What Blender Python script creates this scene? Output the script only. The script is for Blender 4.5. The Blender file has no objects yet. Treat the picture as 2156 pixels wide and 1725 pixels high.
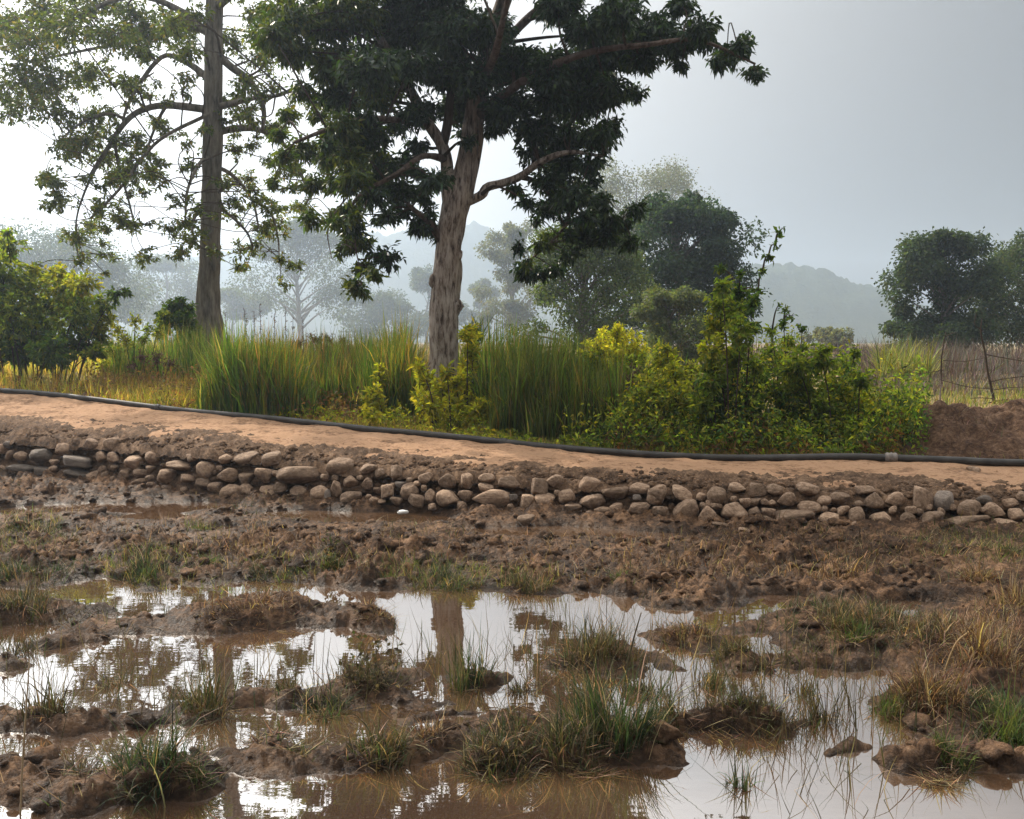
import bpy, math, random
import numpy as np
from mathutils import Vector

random.seed(7)
rng = np.random.default_rng(11)
R = math.radians
scene = bpy.context.scene
COL = scene.collection

# ------------------------------------------------------------------ camera, sky, sun, exposure
F = 2000.0                      # focal length in units of a 2156 x 1725 view
CAM = np.array([0.0, 0.0, 1.78])
PITCH = math.atan(142.5 / F)
cam = bpy.data.cameras.new('camera')
cam.sensor_width = 36.0
cam.lens = 36.0 * F / 2156.0
cam.clip_start = 0.05
cam.clip_end = 4000.0
cam_o = bpy.data.objects.new('camera', cam)
COL.objects.link(cam_o)
cam_o.location = CAM
cam_o.rotation_euler = (R(90) - PITCH, 0, 0)
scene.camera = cam_o

SUN_AZ, SUN_EL = R(-43), R(38)  # azimuth from the view direction, towards the right positive
SUN_DIR = Vector((math.sin(SUN_AZ) * math.cos(SUN_EL), math.cos(SUN_AZ) * math.cos(SUN_EL), math.sin(SUN_EL)))

world = bpy.data.worlds.new('World')
scene.world = world
world.use_nodes = True
wn, wl = world.node_tree.nodes, world.node_tree.links
wn.clear()
w_out = wn.new('ShaderNodeOutputWorld')
sky = wn.new('ShaderNodeTexSky')
sky.sky_type = 'NISHITA'
sky.sun_disc = False
sky.sun_elevation = SUN_EL
sky.sun_rotation = SUN_AZ
sky.air_density = 1.0
sky.dust_density = 6.0
sky.ozone_density = 1.0
hs = wn.new('ShaderNodeHueSaturation')
hs.inputs['Saturation'].default_value = 0.06
hs.inputs['Value'].default_value = 0.8
wl.new(sky.outputs[0], hs.inputs['Color'])
bg1 = wn.new('ShaderNodeBackground')
bg1.inputs['Strength'].default_value = 0.05
wl.new(hs.outputs[0], bg1.inputs['Color'])
# thin high haze sheet: brightest round the sun and overhead
tc = wn.new('ShaderNodeTexCoord')
nrm = wn.new('ShaderNodeVectorMath'); nrm.operation = 'NORMALIZE'
wl.new(tc.outputs['Generated'], nrm.inputs[0])
dot = wn.new('ShaderNodeVectorMath'); dot.operation = 'DOT_PRODUCT'
wl.new(nrm.outputs[0], dot.inputs[0])
dot.inputs[1].default_value = SUN_DIR
glow = wn.new('ShaderNodeMapRange'); glow.interpolation_type = 'LINEAR'
glow.inputs['From Min'].default_value = 0.12
glow.inputs['From Max'].default_value = 1.0
glow.inputs['To Min'].default_value = 0.0
glow.inputs['To Max'].default_value = 1.14
wl.new(dot.outputs['Value'], glow.inputs['Value'])
sep = wn.new('ShaderNodeSeparateXYZ')
wl.new(nrm.outputs[0], sep.inputs[0])
zen = wn.new('ShaderNodeMapRange'); zen.interpolation_type = 'SMOOTHSTEP'
zen.inputs['From Min'].default_value = 0.30
zen.inputs['From Max'].default_value = 0.75
zen.inputs['To Min'].default_value = 0.0
zen.inputs['To Max'].default_value = 1.3
wl.new(sep.outputs['Z'], zen.inputs['Value'])
addm = wn.new('ShaderNodeMath'); addm.operation = 'ADD'
gp = wn.new('ShaderNodeMath'); gp.operation = 'POWER'; gp.inputs[1].default_value = 3.0
wl.new(glow.outputs[0], gp.inputs[0]); wl.new(gp.outputs[0], addm.inputs[0]); wl.new(zen.outputs[0], addm.inputs[1])
bg2 = wn.new('ShaderNodeBackground')
bg2.inputs['Color'].default_value = (1.0, 0.955, 0.895, 1)
wl.new(addm.outputs[0], bg2.inputs['Strength'])
adds = wn.new('ShaderNodeAddShader')
wl.new(bg1.outputs[0], adds.inputs[0]); wl.new(bg2.outputs[0], adds.inputs[1])
wl.new(adds.outputs[0], w_out.inputs['Surface'])

sun = bpy.data.lights.new('sun', 'SUN')
sun.energy = 5.0
sun.angle = R(0.8)
sun.color = (1.0, 0.90, 0.76)
sun_o = bpy.data.objects.new('sun', sun)
COL.objects.link(sun_o)
sun_o.rotation_euler = (-SUN_DIR).to_track_quat('-Z', 'Y').to_euler()

scene.view_settings.view_transform = 'Standard'
scene.view_settings.look = 'None'
scene.view_settings.gamma = 1.0
scene.view_settings.use_curve_mapping = False
scene.view_settings.exposure = 0.32
scene.render.engine = 'CYCLES'
scene.cycles.use_denoising = True
scene.cycles.max_bounces = 6
scene.cycles.diffuse_bounces = 2
scene.cycles.glossy_bounces = 2
scene.cycles.transmission_bounces = 3
scene.cycles.transparent_max_bounces = 6
scene.cycles.volume_bounces = 2
scene.cycles.caustics_reflective = False
scene.cycles.caustics_refractive = False

# ------------------------------------------------------------------ geometry helpers
def ray(u, v):
    cx, cy = (u - 1078.0) / F, -(v - 862.5) / F
    s, c = math.sin(PITCH), math.cos(PITCH)
    return np.array([cx, c + cy * s, -s + cy * c])

def at(u, v, D):                # the place at distance D seen in direction (u, v)
    d = ray(u, v)
    return CAM + d * (D / d[1])

def onz(u, v, z=0.0):           # the place at height z seen in direction (u, v)
    d = ray(u, v)
    return CAM + d * ((z - CAM[2]) / d[2])

def hash2(ix, iy, seed):
    h = (ix.astype(np.int64) * 374761393 + iy.astype(np.int64) * 668265263 + seed * 1442695041) & 0xffffffff
    h = ((h ^ (h >> 13)) * 1274126177) & 0xffffffff
    h = (h ^ (h >> 16)) & 0xffffff
    return h / float(0xffffff)

def vnoise(x, y, seed=0):
    x = np.asarray(x, float); y = np.asarray(y, float)
    ix, iy = np.floor(x), np.floor(y)
    fx, fy = x - ix, y - iy
    fx = fx * fx * fx * (fx * (fx * 6 - 15) + 10); fy = fy * fy * fy * (fy * (fy * 6 - 15) + 10)
    a = hash2(ix, iy, seed); b = hash2(ix + 1, iy, seed); c = hash2(ix, iy + 1, seed); d = hash2(ix + 1, iy + 1, seed)
    return (a + (b - a) * fx) * (1 - fy) + (c + (d - c) * fx) * fy

def fbm(x, y, octv=4, seed=0, gain=0.5):
    s = 0; a = 1; t = 0; x = np.asarray(x, float); y = np.asarray(y, float)
    for o in range(octv):
        s = s + a * (vnoise(x, y, seed + o * 17) * 2 - 1); t += a; a *= gain
        x, y = x * 1.97 + y * 0.35 + 3.1, y * 1.97 - x * 0.35 + 7.7
    return s / t

def smooth(a, b, x):
    t = np.clip((np.asarray(x, float) - a) / (b - a), 0, 1)
    return t * t * (3 - 2 * t)

def mk(name, V, faces, mat, parent=None, tint=None, smoothf=False):
    """faces: array (M,k) or list of such arrays. V in world space; made local to the parent."""
    V = np.asarray(V, np.float32)
    if parent is not None:
        p = parent; off = np.zeros(3)
        while p is not None:
            off = off + np.array(p.location); p = p.parent
        V = V - off.astype(np.float32)
    if not isinstance(faces, list): faces = [faces]
    faces = [np.asarray(f, np.int32) for f in faces if len(f)]
    me = bpy.data.meshes.new(name)
    me.vertices.add(len(V)); me.vertices.foreach_set('co', V.ravel())
    lv = np.concatenate([f.ravel() for f in faces])
    tot = np.concatenate([np.full(len(f), f.shape[1], np.int32) for f in faces])
    st = np.concatenate([[0], np.cumsum(tot)[:-1]]).astype(np.int32)
    me.loops.add(len(lv)); me.loops.foreach_set('vertex_index', lv)
    me.polygons.add(len(tot)); me.polygons.foreach_set('loop_start', st); me.polygons.foreach_set('loop_total', tot)
    if smoothf: me.polygons.foreach_set('use_smooth', np.ones(len(tot), bool))
    if tint is not None:
        ca = me.color_attributes.new('tint', 'FLOAT_COLOR', 'POINT')
        c4 = np.ones((len(V), 4), np.float32); c4[:, :3] = tint
        ca.data.foreach_set('color', c4.ravel())
    me.update(calc_edges=True)
    if mat is not None: me.materials.append(mat)
    o = bpy.data.objects.new(name, me)
    COL.objects.link(o)
    if parent is not None: o.parent = parent
    return o

def tag(o, label=None, cat=None, group=None, kind=None):
    if label: o['label'] = label
    if cat: o['category'] = cat
    if group: o['group'] = group
    if kind: o['kind'] = kind
    return o

def thing(name, label, cat, loc, group=None):
    o = bpy.data.objects.new(name, None)
    COL.objects.link(o)
    o.location = tuple(float(c) for c in loc)
    o.empty_display_size = 0.2
    return tag(o, label, cat, group)

class Bag:                      # collects geometry for ONE mesh object
    def __init__(self): self.V = []; self.F = {}; self.T = []; self.n = 0
    def add(self, V, faces, tint=None):
        V = np.asarray(V, float)
        for f in (faces if isinstance(faces, list) else [faces]):
            f = np.asarray(f, np.int64)
            if len(f): self.F.setdefault(f.shape[1], []).append(f + self.n)
        self.V.append(V)
        t = np.zeros((len(V), 3)); t[:] = (0.1, 0.1, 0.1) if tint is None else tint
        self.T.append(t); self.n += len(V)
    def build(self, name, mat, parent=None, smoothf=False):
        return mk(name, np.concatenate(self.V), [np.concatenate(f) for f in self.F.values()], mat, parent, np.concatenate(self.T), smoothf)

def spline(P, n):               # Catmull-Rom through the rows of P (any number of columns)
    P = np.asarray(P, float)
    if len(P) == 2: return P[0] + (P[1] - P[0]) * np.linspace(0, 1, n)[:, None]
    Q = np.vstack([2 * P[0] - P[1], P, 2 * P[-1] - P[-2]])
    t = np.linspace(0, len(P) - 1, n); i = np.minimum(t.astype(int), len(P) - 2); f = (t - i)[:, None]
    a, b, c, d = Q[i], Q[i + 1], Q[i + 2], Q[i + 3]
    return 0.5 * (2 * b + (c - a) * f + (2 * a - 5 * b + 4 * c - d) * f ** 2 + (3 * b - a - 3 * c + d) * f ** 3)

def tube(P, r, k=8, rough=0.0, seed=0, flute=0.0):
    P = np.asarray(P, float); n = len(P); r = np.broadcast_to(np.asarray(r, float), (n,))
    T = np.gradient(P, axis=0); T /= np.linalg.norm(T, axis=1)[:, None] + 1e-9
    ref = np.tile([0.31, -0.95, 0.05], (n, 1)) if abs(T[:, 1]).mean() < 0.8 else np.tile([1.0, 0, 0], (n, 1))
    A = np.cross(T, ref); A /= np.linalg.norm(A, axis=1)[:, None] + 1e-9
    B = np.cross(T, A)
    th = np.linspace(0, 2 * math.pi, k, endpoint=False)
    rr = r[:, None] * np.ones(k)
    if rough:
        s = np.cumsum(np.r_[0, np.linalg.norm(np.diff(P, axis=0), axis=1)])
        rr = rr * (1 + rough * (2 * vnoise(s[:, None] * 3.0 + 0 * th, np.cos(th) * 1.6 + np.sin(th) * 1.1 + 5 + 0 * s[:, None], seed) - 1)
                   + flute * np.sin(th * 5 + 1.3 * np.sin(s[:, None] * 0.9)))
    V = P[:, None, :] + rr[:, :, None] * (np.cos(th)[None, :, None] * A[:, None, :] + np.sin(th)[None, :, None] * B[:, None, :])
    V = V.reshape(-1, 3)
    i = np.arange(n - 1)[:, None] * k; j = np.arange(k); j2 = (j + 1) % k
    Q = np.stack([i + j, i + j2, i + k + j2, i + k + j], -1).reshape(-1, 4)
    V = np.vstack([V, P[0], P[-1]]); m = n * k
    c1 = np.stack([np.full(k, m), j2, j], -1); c2 = np.stack([np.full(k, m + 1), (n - 1) * k + j, (n - 1) * k + j2], -1)
    return V, [Q, np.vstack([c1, c2])]

def blades(base, length, width, az, lean, curl, tint, segs=4):
    base = np.asarray(base, float); N = len(base)
    d = np.stack([np.cos(az), np.sin(az), np.zeros(N)], -1)
    tw = az + math.pi / 2 + rng.normal(0, 0.5, N)
    side = np.stack([np.cos(tw), np.sin(tw), np.zeros(N)], -1)
    p = base.copy(); rows = []
    for k in range(segs + 1):
        f = k / segs
        w = width * (1 - f ** 1.6) * (0.75 + 0.25 * min(1, f * 4)) + 0.0006
        rows.append(p - side * (w / 2)[:, None]); rows.append(p + side * (w / 2)[:, None])
        t = lean + curl * f ** 1.3
        p = p + (length / segs)[:, None] * (np.sin(t)[:, None] * d + np.cos(t)[:, None] * np.array([0, 0, 1.0]))
    V = np.stack(rows, 1).reshape(-1, 3); m = 2 * (segs + 1)
    b = np.arange(N)[:, None] * m; k = np.arange(segs) * 2
    Q = np.stack([b + k, b + k + 1, b + k + 3, b + k + 2], -1).reshape(-1, 4)
    return V, Q, np.repeat(tint, m, axis=0)

def leaves(base, dirn, length, width, tint, droop=0.15):
    base = np.asarray(base, float); N = len(base)
    dirn = dirn / (np.linalg.norm(dirn, axis=1)[:, None] + 1e-9)
    rv = rng.normal(0, 1, (N, 3)); rv[:, 2] += 0.8
    s = np.cross(dirn, rv); s /= np.linalg.norm(s, axis=1)[:, None] + 1e-9
    nn = np.cross(s, dirn)
    L = length[:, None]; W = width[:, None]
    mid = base + dirn * L * 0.45 + nn * L * 0.06
    tip = base + dirn * L - nn * L * 0.08 + np.array([0, 0, -1.0]) * L * droop
    V = np.stack([base, mid - s * W / 2, tip, mid + s * W / 2], 1).reshape(-1, 3)
    Q = np.arange(N * 4).reshape(-1, 4)
    return V, Q, np.repeat(tint, 4, axis=0)

def pick(pal, n, jit=0.18):     # n colours out of a weighted palette [(w, (r,g,b)), ...]
    w = np.array([p[0] for p in pal], float); c = np.array([p[1] for p in pal], float)
    i = rng.choice(len(pal), n, p=w / w.sum())
    return np.clip(c[i] * (1 + rng.normal(0, jit, (n, 1))) * (1 + rng.normal(0, jit * 0.4, (n, 3))), 0.004, 0.8)

def unit(n):
    v = rng.normal(0, 1, (n, 3)); return v / np.linalg.norm(v, axis=1)[:, None]

# ------------------------------------------------------------------ materials
def newmat(name):
    m = bpy.data.materials.new(name); m.use_nodes = True
    nt = m.node_tree; nt.nodes.clear()
    out = nt.nodes.new('ShaderNodeOutputMaterial')
    return m, nt.nodes, nt.links, out

def leafmat(name, trans=0.4, gloss=0.25, rough=0.45, warm=(1.5, 1.55, 0.5)):
    m, n, l, out = newmat(name)
    a = n.new('ShaderNodeAttribute'); a.attribute_name = 'tint'
    p = n.new('ShaderNodeBsdfPrincipled')
    p.inputs['Roughness'].default_value = rough
    p.inputs['Specular IOR Level'].default_value = gloss
    l.new(a.outputs['Color'], p.inputs['Base Color'])
    mul = n.new('ShaderNodeMixRGB'); mul.blend_type = 'MULTIPLY'; mul.inputs[0].default_value = 1
    mul.inputs[2].default_value = (*warm, 1)
    l.new(a.outputs['Color'], mul.inputs[1])
    t = n.new('ShaderNodeBsdfTranslucent'); l.new(mul.outputs[0], t.inputs['Color'])
    mx = n.new('ShaderNodeMixShader'); mx.inputs[0].default_value = trans
    l.new(p.outputs[0], mx.inputs[1]); l.new(t.outputs[0], mx.inputs[2]); l.new(mx.outputs[0], out.inputs[0])
    return m

def ramp(n, stops):
    r = n.new('ShaderNodeValToRGB')
    while len(r.color_ramp.elements) < len(stops): r.color_ramp.elements.new(0.5)
    for e, (p, c) in zip(r.color_ramp.elements, stops): e.position = p; e.color = (*c, 1)
    return r

def earthmat(name, stops, scale=3.0, rough=0.9, bump=0.5, bscale=30.0, wet=None, spec=0.3, dist=0.02):
    m, n, l, out = newmat(name)
    g = n.new('ShaderNodeNewGeometry')
    nz = n.new('ShaderNodeTexNoise'); nz.inputs['Scale'].default_value = scale; nz.inputs['Detail'].default_value = 8
    nz.inputs['Roughness'].default_value = 0.65
    l.new(g.outputs['Position'], nz.inputs['Vector'])
    r = ramp(n, stops)
    n5 = n.new('ShaderNodeTexNoise'); n5.inputs['Scale'].default_value = scale * 6; n5.inputs['Detail'].default_value = 6; n5.inputs['Roughness'].default_value = 0.7
    l.new(g.outputs['Position'], n5.inputs['Vector'])
    mm = n.new('ShaderNodeMixRGB'); mm.inputs[0].default_value = 0.5
    l.new(nz.outputs['Fac'], mm.inputs[1]); l.new(n5.outputs['Fac'], mm.inputs[2]); l.new(mm.outputs[0], r.inputs[0])
    p = n.new('ShaderNodeBsdfPrincipled')
    p.inputs['Specular IOR Level'].default_value = spec
    b = n.new('ShaderNodeTexNoise'); b.inputs['Scale'].default_value = bscale; b.inputs['Detail'].default_value = 6
    b.inputs['Roughness'].default_value = 0.7
    l.new(g.outputs['Position'], b.inputs['Vector'])
    bp = n.new('ShaderNodeBump'); bp.inputs['Strength'].default_value = bump; bp.inputs['Distance'].default_value = dist
    l.new(b.outputs['Fac'], bp.inputs['Height']); l.new(bp.outputs[0], p.inputs['Normal'])
    if wet is None:
        l.new(r.outputs[0], p.inputs['Base Color']); p.inputs['Roughness'].default_value = rough
    else:                       # soaked soil by the waterline is darker and shinier
        z0, z1, dark, r0 = wet
        sp = n.new('ShaderNodeSeparateXYZ'); l.new(g.outputs['Position'], sp.inputs[0])
        nz2 = n.new('ShaderNodeTexNoise'); nz2.inputs['Scale'].default_value = 2.2; nz2.inputs['Detail'].default_value = 4
        l.new(g.outputs['Position'], nz2.inputs['Vector'])
        ad = n.new('ShaderNodeMath'); ad.operation = 'MULTIPLY_ADD'; ad.inputs[1].default_value = 0.16; ad.inputs[2].default_value = -0.08
        l.new(nz2.outputs['Fac'], ad.inputs[0])
        ad2 = n.new('ShaderNodeMath'); ad2.operation = 'ADD'; l.new(sp.outputs['Z'], ad2.inputs[0]); l.new(ad.outputs[0], ad2.inputs[1])
        mr = n.new('ShaderNodeMapRange'); mr.inputs['From Min'].default_value = z0; mr.inputs['From Max'].default_value = z1
        l.new(ad2.outputs[0], mr.inputs['Value'])
        mc = n.new('ShaderNodeMixRGB'); mc.blend_type = 'MULTIPLY'
        inv = n.new('ShaderNodeMath'); inv.operation = 'SUBTRACT'; inv.inputs[0].default_value = 1; l.new(mr.outputs[0], inv.inputs[1])
        l.new(inv.outputs[0], mc.inputs[0]); l.new(r.outputs[0], mc.inputs[1]); mc.inputs[2].default_value = (dark, dark, dark, 1)
        l.new(mc.outputs[0], p.inputs['Base Color'])
        rr = n.new('ShaderNodeMapRange'); rr.inputs['To Min'].default_value = r0; rr.inputs['To Max'].default_value = rough
        l.new(mr.outputs[0], rr.inputs['Value']); l.new(rr.outputs[0], p.inputs['Roughness'])
    l.new(p.outputs[0], out.inputs[0])
    return m

def barkmat(name, stops, scale=9.0):
    m, n, l, out = newmat(name)
    g = n.new('ShaderNodeNewGeometry')
    mp = n.new('ShaderNodeMapping'); mp.inputs['Scale'].default_value = (1, 1, 0.2)
    l.new(g.outputs['Position'], mp.inputs['Vector'])
    nz = n.new('ShaderNodeTexNoise'); nz.inputs['Scale'].default_value = scale; nz.inputs['Detail'].default_value = 8
    nz.inputs['Roughness'].default_value = 0.7
    l.new(mp.outputs[0], nz.inputs['Vector'])
    r = ramp(n, stops); l.new(nz.outputs['Fac'], r.inputs[0])
    p = n.new('ShaderNodeBsdfPrincipled'); p.inputs['Roughness'].default_value = 0.9; p.inputs['Specular IOR Level'].default_value = 0.15
    l.new(r.outputs[0], p.inputs['Base Color'])
    bp = n.new('ShaderNodeBump'); bp.inputs['Strength'].default_value = 1.0; bp.inputs['Distance'].default_value = 0.12
    l.new(nz.outputs['Fac'], bp.inputs['Height']); l.new(bp.outputs[0], p.inputs['Normal'])
    l.new(p.outputs[0], out.inputs[0])
    return m

M = {}
M['leaf_dark'] = leafmat('thick_leaf', 0.3, 0.3, 0.42, (1.9, 1.9, 0.5))
M['leaf_fine'] = leafmat('thin_leaf', 0.48, 0.2, 0.5, (1.8, 1.75, 0.55))
M['leaf_bush'] = leafmat('bush_leaf', 0.62, 0.22, 0.5, (2.3, 2.2, 0.6))
M['grass'] = leafmat('grass_blade', 0.45, 0.15, 0.6, (1.45, 1.3, 0.75))
M['reed'] = leafmat('reed_blade', 0.6, 0.3, 0.5, (2.3, 2.2, 0.6))
M['straw'] = leafmat('dry_straw', 0.25, 0.15, 0.65, (1.2, 1.1, 0.8))
M['far_leaf'] = leafmat('far_leaf', 0.45, 0.15, 0.6, (1.9, 1.9, 0.7))
M['mud'] = earthmat('ploughed_mud', [(0.38, (0.022, 0.012, 0.007)), (0.49, (0.085, 0.047, 0.025)), (0.57, (0.23, 0.13, 0.07)), (0.68, (0.38, 0.235, 0.135))],
                    3.5, 0.85, 1.0, 38.0, (-0.02, 0.10, 0.42, 0.34), 0.2, 0.06)
M['clod'] = earthmat('clod_soil', [(0.3, (0.085, 0.05, 0.03)), (0.55, (0.16, 0.095, 0.055)), (0.8, (0.27, 0.165, 0.1))],
                     6.0, 0.9, 0.9, 50.0, (0.0, 0.12, 0.5, 0.3), 0.3, 0.02)
M['path'] = earthmat('orange_earth', [(0.37, (0.11, 0.066, 0.042)), (0.44, (0.26, 0.153, 0.09)), (0.52, (0.42, 0.255, 0.153)), (0.66, (0.31, 0.195, 0.12))],
                     2.6, 0.95, 1.0, 16.0, None, 0.12, 0.05)
M['bank'] = earthmat('bank_soil', [(0.38, (0.036, 0.023, 0.015)), (0.5, (0.115, 0.071, 0.044)), (0.62, (0.24, 0.155, 0.097))],
                     5.0, 0.95, 1.0, 34.0, None, 0.15, 0.03)
M['meadow'] = earthmat('meadow_soil', [(0.3, (0.1, 0.085, 0.035)), (0.5, (0.2, 0.145, 0.07)), (0.7, (0.3, 0.22, 0.11))], 1.5, 0.95, 0.5, 20.0, None, 0.1)
M['red_bank'] = earthmat('reddish_earth', [(0.36, (0.028, 0.017, 0.011)), (0.5, (0.095, 0.056, 0.036)), (0.64, (0.21, 0.135, 0.085))], 4.0, 0.95, 1.0, 30.0, None, 0.1, 0.04)
M['hill'] = earthmat('wooded_hill', [(0.35, (0.03, 0.045, 0.025)), (0.6, (0.07, 0.085, 0.045))], 0.08, 0.95, 0.8, 0.4, None, 0.0, 3.0)
M['bark_grey'] = barkmat('grey_bark', [(0.34, (0.055, 0.048, 0.04)), (0.5, (0.17, 0.15, 0.12)), (0.68, (0.30, 0.27, 0.22))], 9)
M['bark_red'] = barkmat('reddish_bark', [(0.37, (0.07, 0.05, 0.04)), (0.45, (0.30, 0.235, 0.195)), (0.53, (0.54, 0.46, 0.40)), (0.66, (0.74, 0.67, 0.61))], 18)
M['bark_shaded'] = barkmat('shaded_limb_bark', [(0.34, (0.05, 0.034, 0.026)), (0.5, (0.14, 0.10, 0.08)), (0.68, (0.24, 0.19, 0.16))], 13)  # shadow on the thinner limbs put into the bark colour
M['twig'] = barkmat('twig_bark', [(0.3, (0.05, 0.035, 0.025)), (0.7, (0.12, 0.09, 0.065))], 20)

def stonemat(name, a, b, c):
    m, n, l, out = newmat(name)
    oi = n.new('ShaderNodeObjectInfo'); tcn = n.new('ShaderNodeTexCoord')
    ad = n.new('ShaderNodeVectorMath'); ad.operation = 'ADD'
    ml = n.new('ShaderNodeMath'); ml.operation = 'MULTIPLY'; ml.inputs[1].default_value = 40
    l.new(oi.outputs['Random'], ml.inputs[0])
    l.new(tcn.outputs['Object'], ad.inputs[0]); l.new(ml.outputs[0], ad.inputs[1])
    nz = n.new('ShaderNodeTexNoise'); nz.inputs['Scale'].default_value = 2.6; nz.inputs['Detail'].default_value = 9; nz.inputs['Roughness'].default_value = 0.7
    l.new(ad.outputs[0], nz.inputs['Vector'])
    r = ramp(n, [(0.3, a), (0.52, b), (0.75, c)]); l.new(nz.outputs['Fac'], r.inputs[0])
    hv = n.new('ShaderNodeHueSaturation')
    vr = n.new('ShaderNodeMapRange'); vr.inputs['To Min'].default_value = 0.62; vr.inputs['To Max'].default_value = 1.25
    l.new(oi.outputs['Random'], vr.inputs['Value']); l.new(vr.outputs[0], hv.inputs['Value']); l.new(r.outputs[0], hv.inputs['Color'])
    p = n.new('ShaderNodeBsdfPrincipled'); p.inputs['Roughness'].default_value = 0.85; p.inputs['Specular IOR Level'].default_value = 0.25
    l.new(hv.outputs[0], p.inputs['Base Color'])
    bp = n.new('ShaderNodeBump'); bp.inputs['Strength'].default_value = 0.6; bp.inputs['Distance'].default_value = 0.08
    l.new(nz.outputs['Fac'], bp.inputs['Height']); l.new(bp.outputs[0], p.inputs['Normal'])
    l.new(p.outputs[0], out.inputs[0])
    return m
M['stone'] = stonemat('field_stone', (0.10, 0.063, 0.042), (0.31, 0.21, 0.14), (0.50, 0.37, 0.27))
M['stone_grey'] = stonemat('grey_field_stone', (0.10, 0.08, 0.065), (0.21, 0.17, 0.14), (0.32, 0.27, 0.22))

def plain(name, c, rough=0.5, spec=0.5, nscale=12, var=0.35, bump=0.15):
    m, n, l, out = newmat(name)
    g = n.new('ShaderNodeNewGeometry')
    nz = n.new('ShaderNodeTexNoise'); nz.inputs['Scale'].default_value = nscale; nz.inputs['Detail'].default_value = 6
    l.new(g.outputs['Position'], nz.inputs['Vector'])
    c = np.array(c)
    r = ramp(n, [(0.3, tuple(c * (1 - var))), (0.7, tuple(np.clip(c * (1 + var), 0, 1)))]); l.new(nz.outputs['Fac'], r.inputs[0])
    p = n.new('ShaderNodeBsdfPrincipled'); p.inputs['Roughness'].default_value = rough; p.inputs['Specular IOR Level'].default_value = spec
    l.new(r.outputs[0], p.inputs['Base Color'])
    bp = n.new('ShaderNodeBump'); bp.inputs['Strength'].default_value = bump; bp.inputs['Distance'].default_value = 0.01
    l.new(nz.outputs['Fac'], bp.inputs['Height']); l.new(bp.outputs[0], p.inputs['Normal'])
    l.new(p.outputs[0], out.inputs[0])
    return m
M['pipe'] = plain('black_plastic_pipe', (0.035, 0.033, 0.031), 0.62, 0.35, 6, 0.5)
M['coupling'] = plain('dusty_coupling', (0.15, 0.13, 0.115), 0.6, 0.4, 25, 0.4)
M['scrap'] = plain('white_scrap', (0.75, 0.75, 0.72), 0.5, 0.4, 30, 0.1)
M['wood'] = plain('dark_dead_wood', (0.06, 0.045, 0.035), 0.9, 0.1, 15, 0.4)

def watermat():
    m, n, l, out = newmat('muddy_water')
    g = n.new('ShaderNodeNewGeometry')
    nz = n.new('ShaderNodeTexNoise'); nz.inputs['Scale'].default_value = 0.9; nz.inputs['Detail'].default_value = 4
    l.new(g.outputs['Position'], nz.inputs['Vector'])
    r = ramp(n, [(0.35, (0.055, 0.031, 0.018)), (0.65, (0.085, 0.05, 0.028))]); l.new(nz.outputs['Fac'], r.inputs[0])
    d = n.new('ShaderNodeBsdfDiffuse'); l.new(r.outputs[0], d.inputs['Color'])
    gl = n.new('ShaderNodeBsdfGlossy'); gl.inputs['Roughness'].default_value = 0.015; gl.inputs['Color'].default_value = (1, 1, 1, 1)
    nb = n.new('ShaderNodeTexNoise'); nb.inputs['Scale'].default_value = 5; nb.inputs['Detail'].default_value = 3
    mp = n.new('ShaderNodeMapping'); mp.inputs['Scale'].default_value = (0.6, 1.4, 1)
    l.new(g.outputs['Position'], mp.inputs['Vector']); l.new(mp.outputs[0], nb.inputs['Vector'])
    bp = n.new('ShaderNodeBump'); bp.inputs['Strength'].default_value = 0.03; bp.inputs['Distance'].default_value = 0.02
    l.new(nb.outputs['Fac'], bp.inputs['Height']); l.new(bp.outputs[0], gl.inputs['Normal'])
    fr = n.new('ShaderNodeFresnel'); fr.inputs['IOR'].default_value = WATER_IOR
    mx = n.new('ShaderNodeMixShader'); l.new(fr.outputs[0], mx.inputs[0])
    l.new(d.outputs[0], mx.inputs[1]); l.new(gl.outputs[0], mx.inputs[2]); l.new(mx.outputs[0], out.inputs[0])
    return m
WATER_IOR = 7.0
M['water'] = watermat()

# ------------------------------------------------------------------ the lie of the land
# stations along the embankment: view column, wall foot, wall top, pipe line and its distance
ST = np.array([  # u, v_base, v_top, v_pipe, D_pipe
    [-500, 960, 872, 790, 17.4], [0, 1000, 905, 828, 15.5], [200, 1014, 916, 849, 14.75], [400, 1040, 932, 871, 14.0], [600, 1053, 953, 890, 13.1],
    [800, 1066, 972, 912, 12.4], [1000, 1077, 985, 934, 11.85], [1200, 1086, 996, 952, 11.4], [1400, 1099, 1008, 967, 11.05],
    [1600, 1108, 1018, 971, 10.8], [1800, 1114, 1026, 972, 10.6], [2000, 1121, 1032, 977, 10.4], [2156, 1125, 1036, 985, 10.2], [2700, 1137, 1048, 1000, 9.8]], float)
FOOT, TOP, PIPE = [], [], []
LEAN = 0.28
for u, vb, vt, vp, dp in ST:
    b = onz(u, vb, 0.05); FOOT.append(b)
    TOP.append(at(u, vt, b[1] + LEAN)); PIPE.append(at(u, vp, dp))
FOOT, TOP, PIPE = np.array(FOOT), np.array(TOP), np.array(PIPE)
def along(P, u):                # a line of the embankment at view column u
    u = np.asarray(u, float)
    S = spline(np.c_[ST[:, 0], P], 400)
    o = np.stack([np.interp(u, S[:, 0], S[:, i]) for i in (1, 2, 3)], -1)
    return o
_S = spline(np.c_[ST[:, 0], FOOT, PIPE], 600)
def y_foot(x): return np.interp(x, _S[:, 1], _S[:, 2])
def y_pipe(x): return np.interp(x, _S[:, 4], _S[:, 5])
def z_pipe(x): return np.interp(x, _S[:, 4], _S[:, 6])

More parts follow.
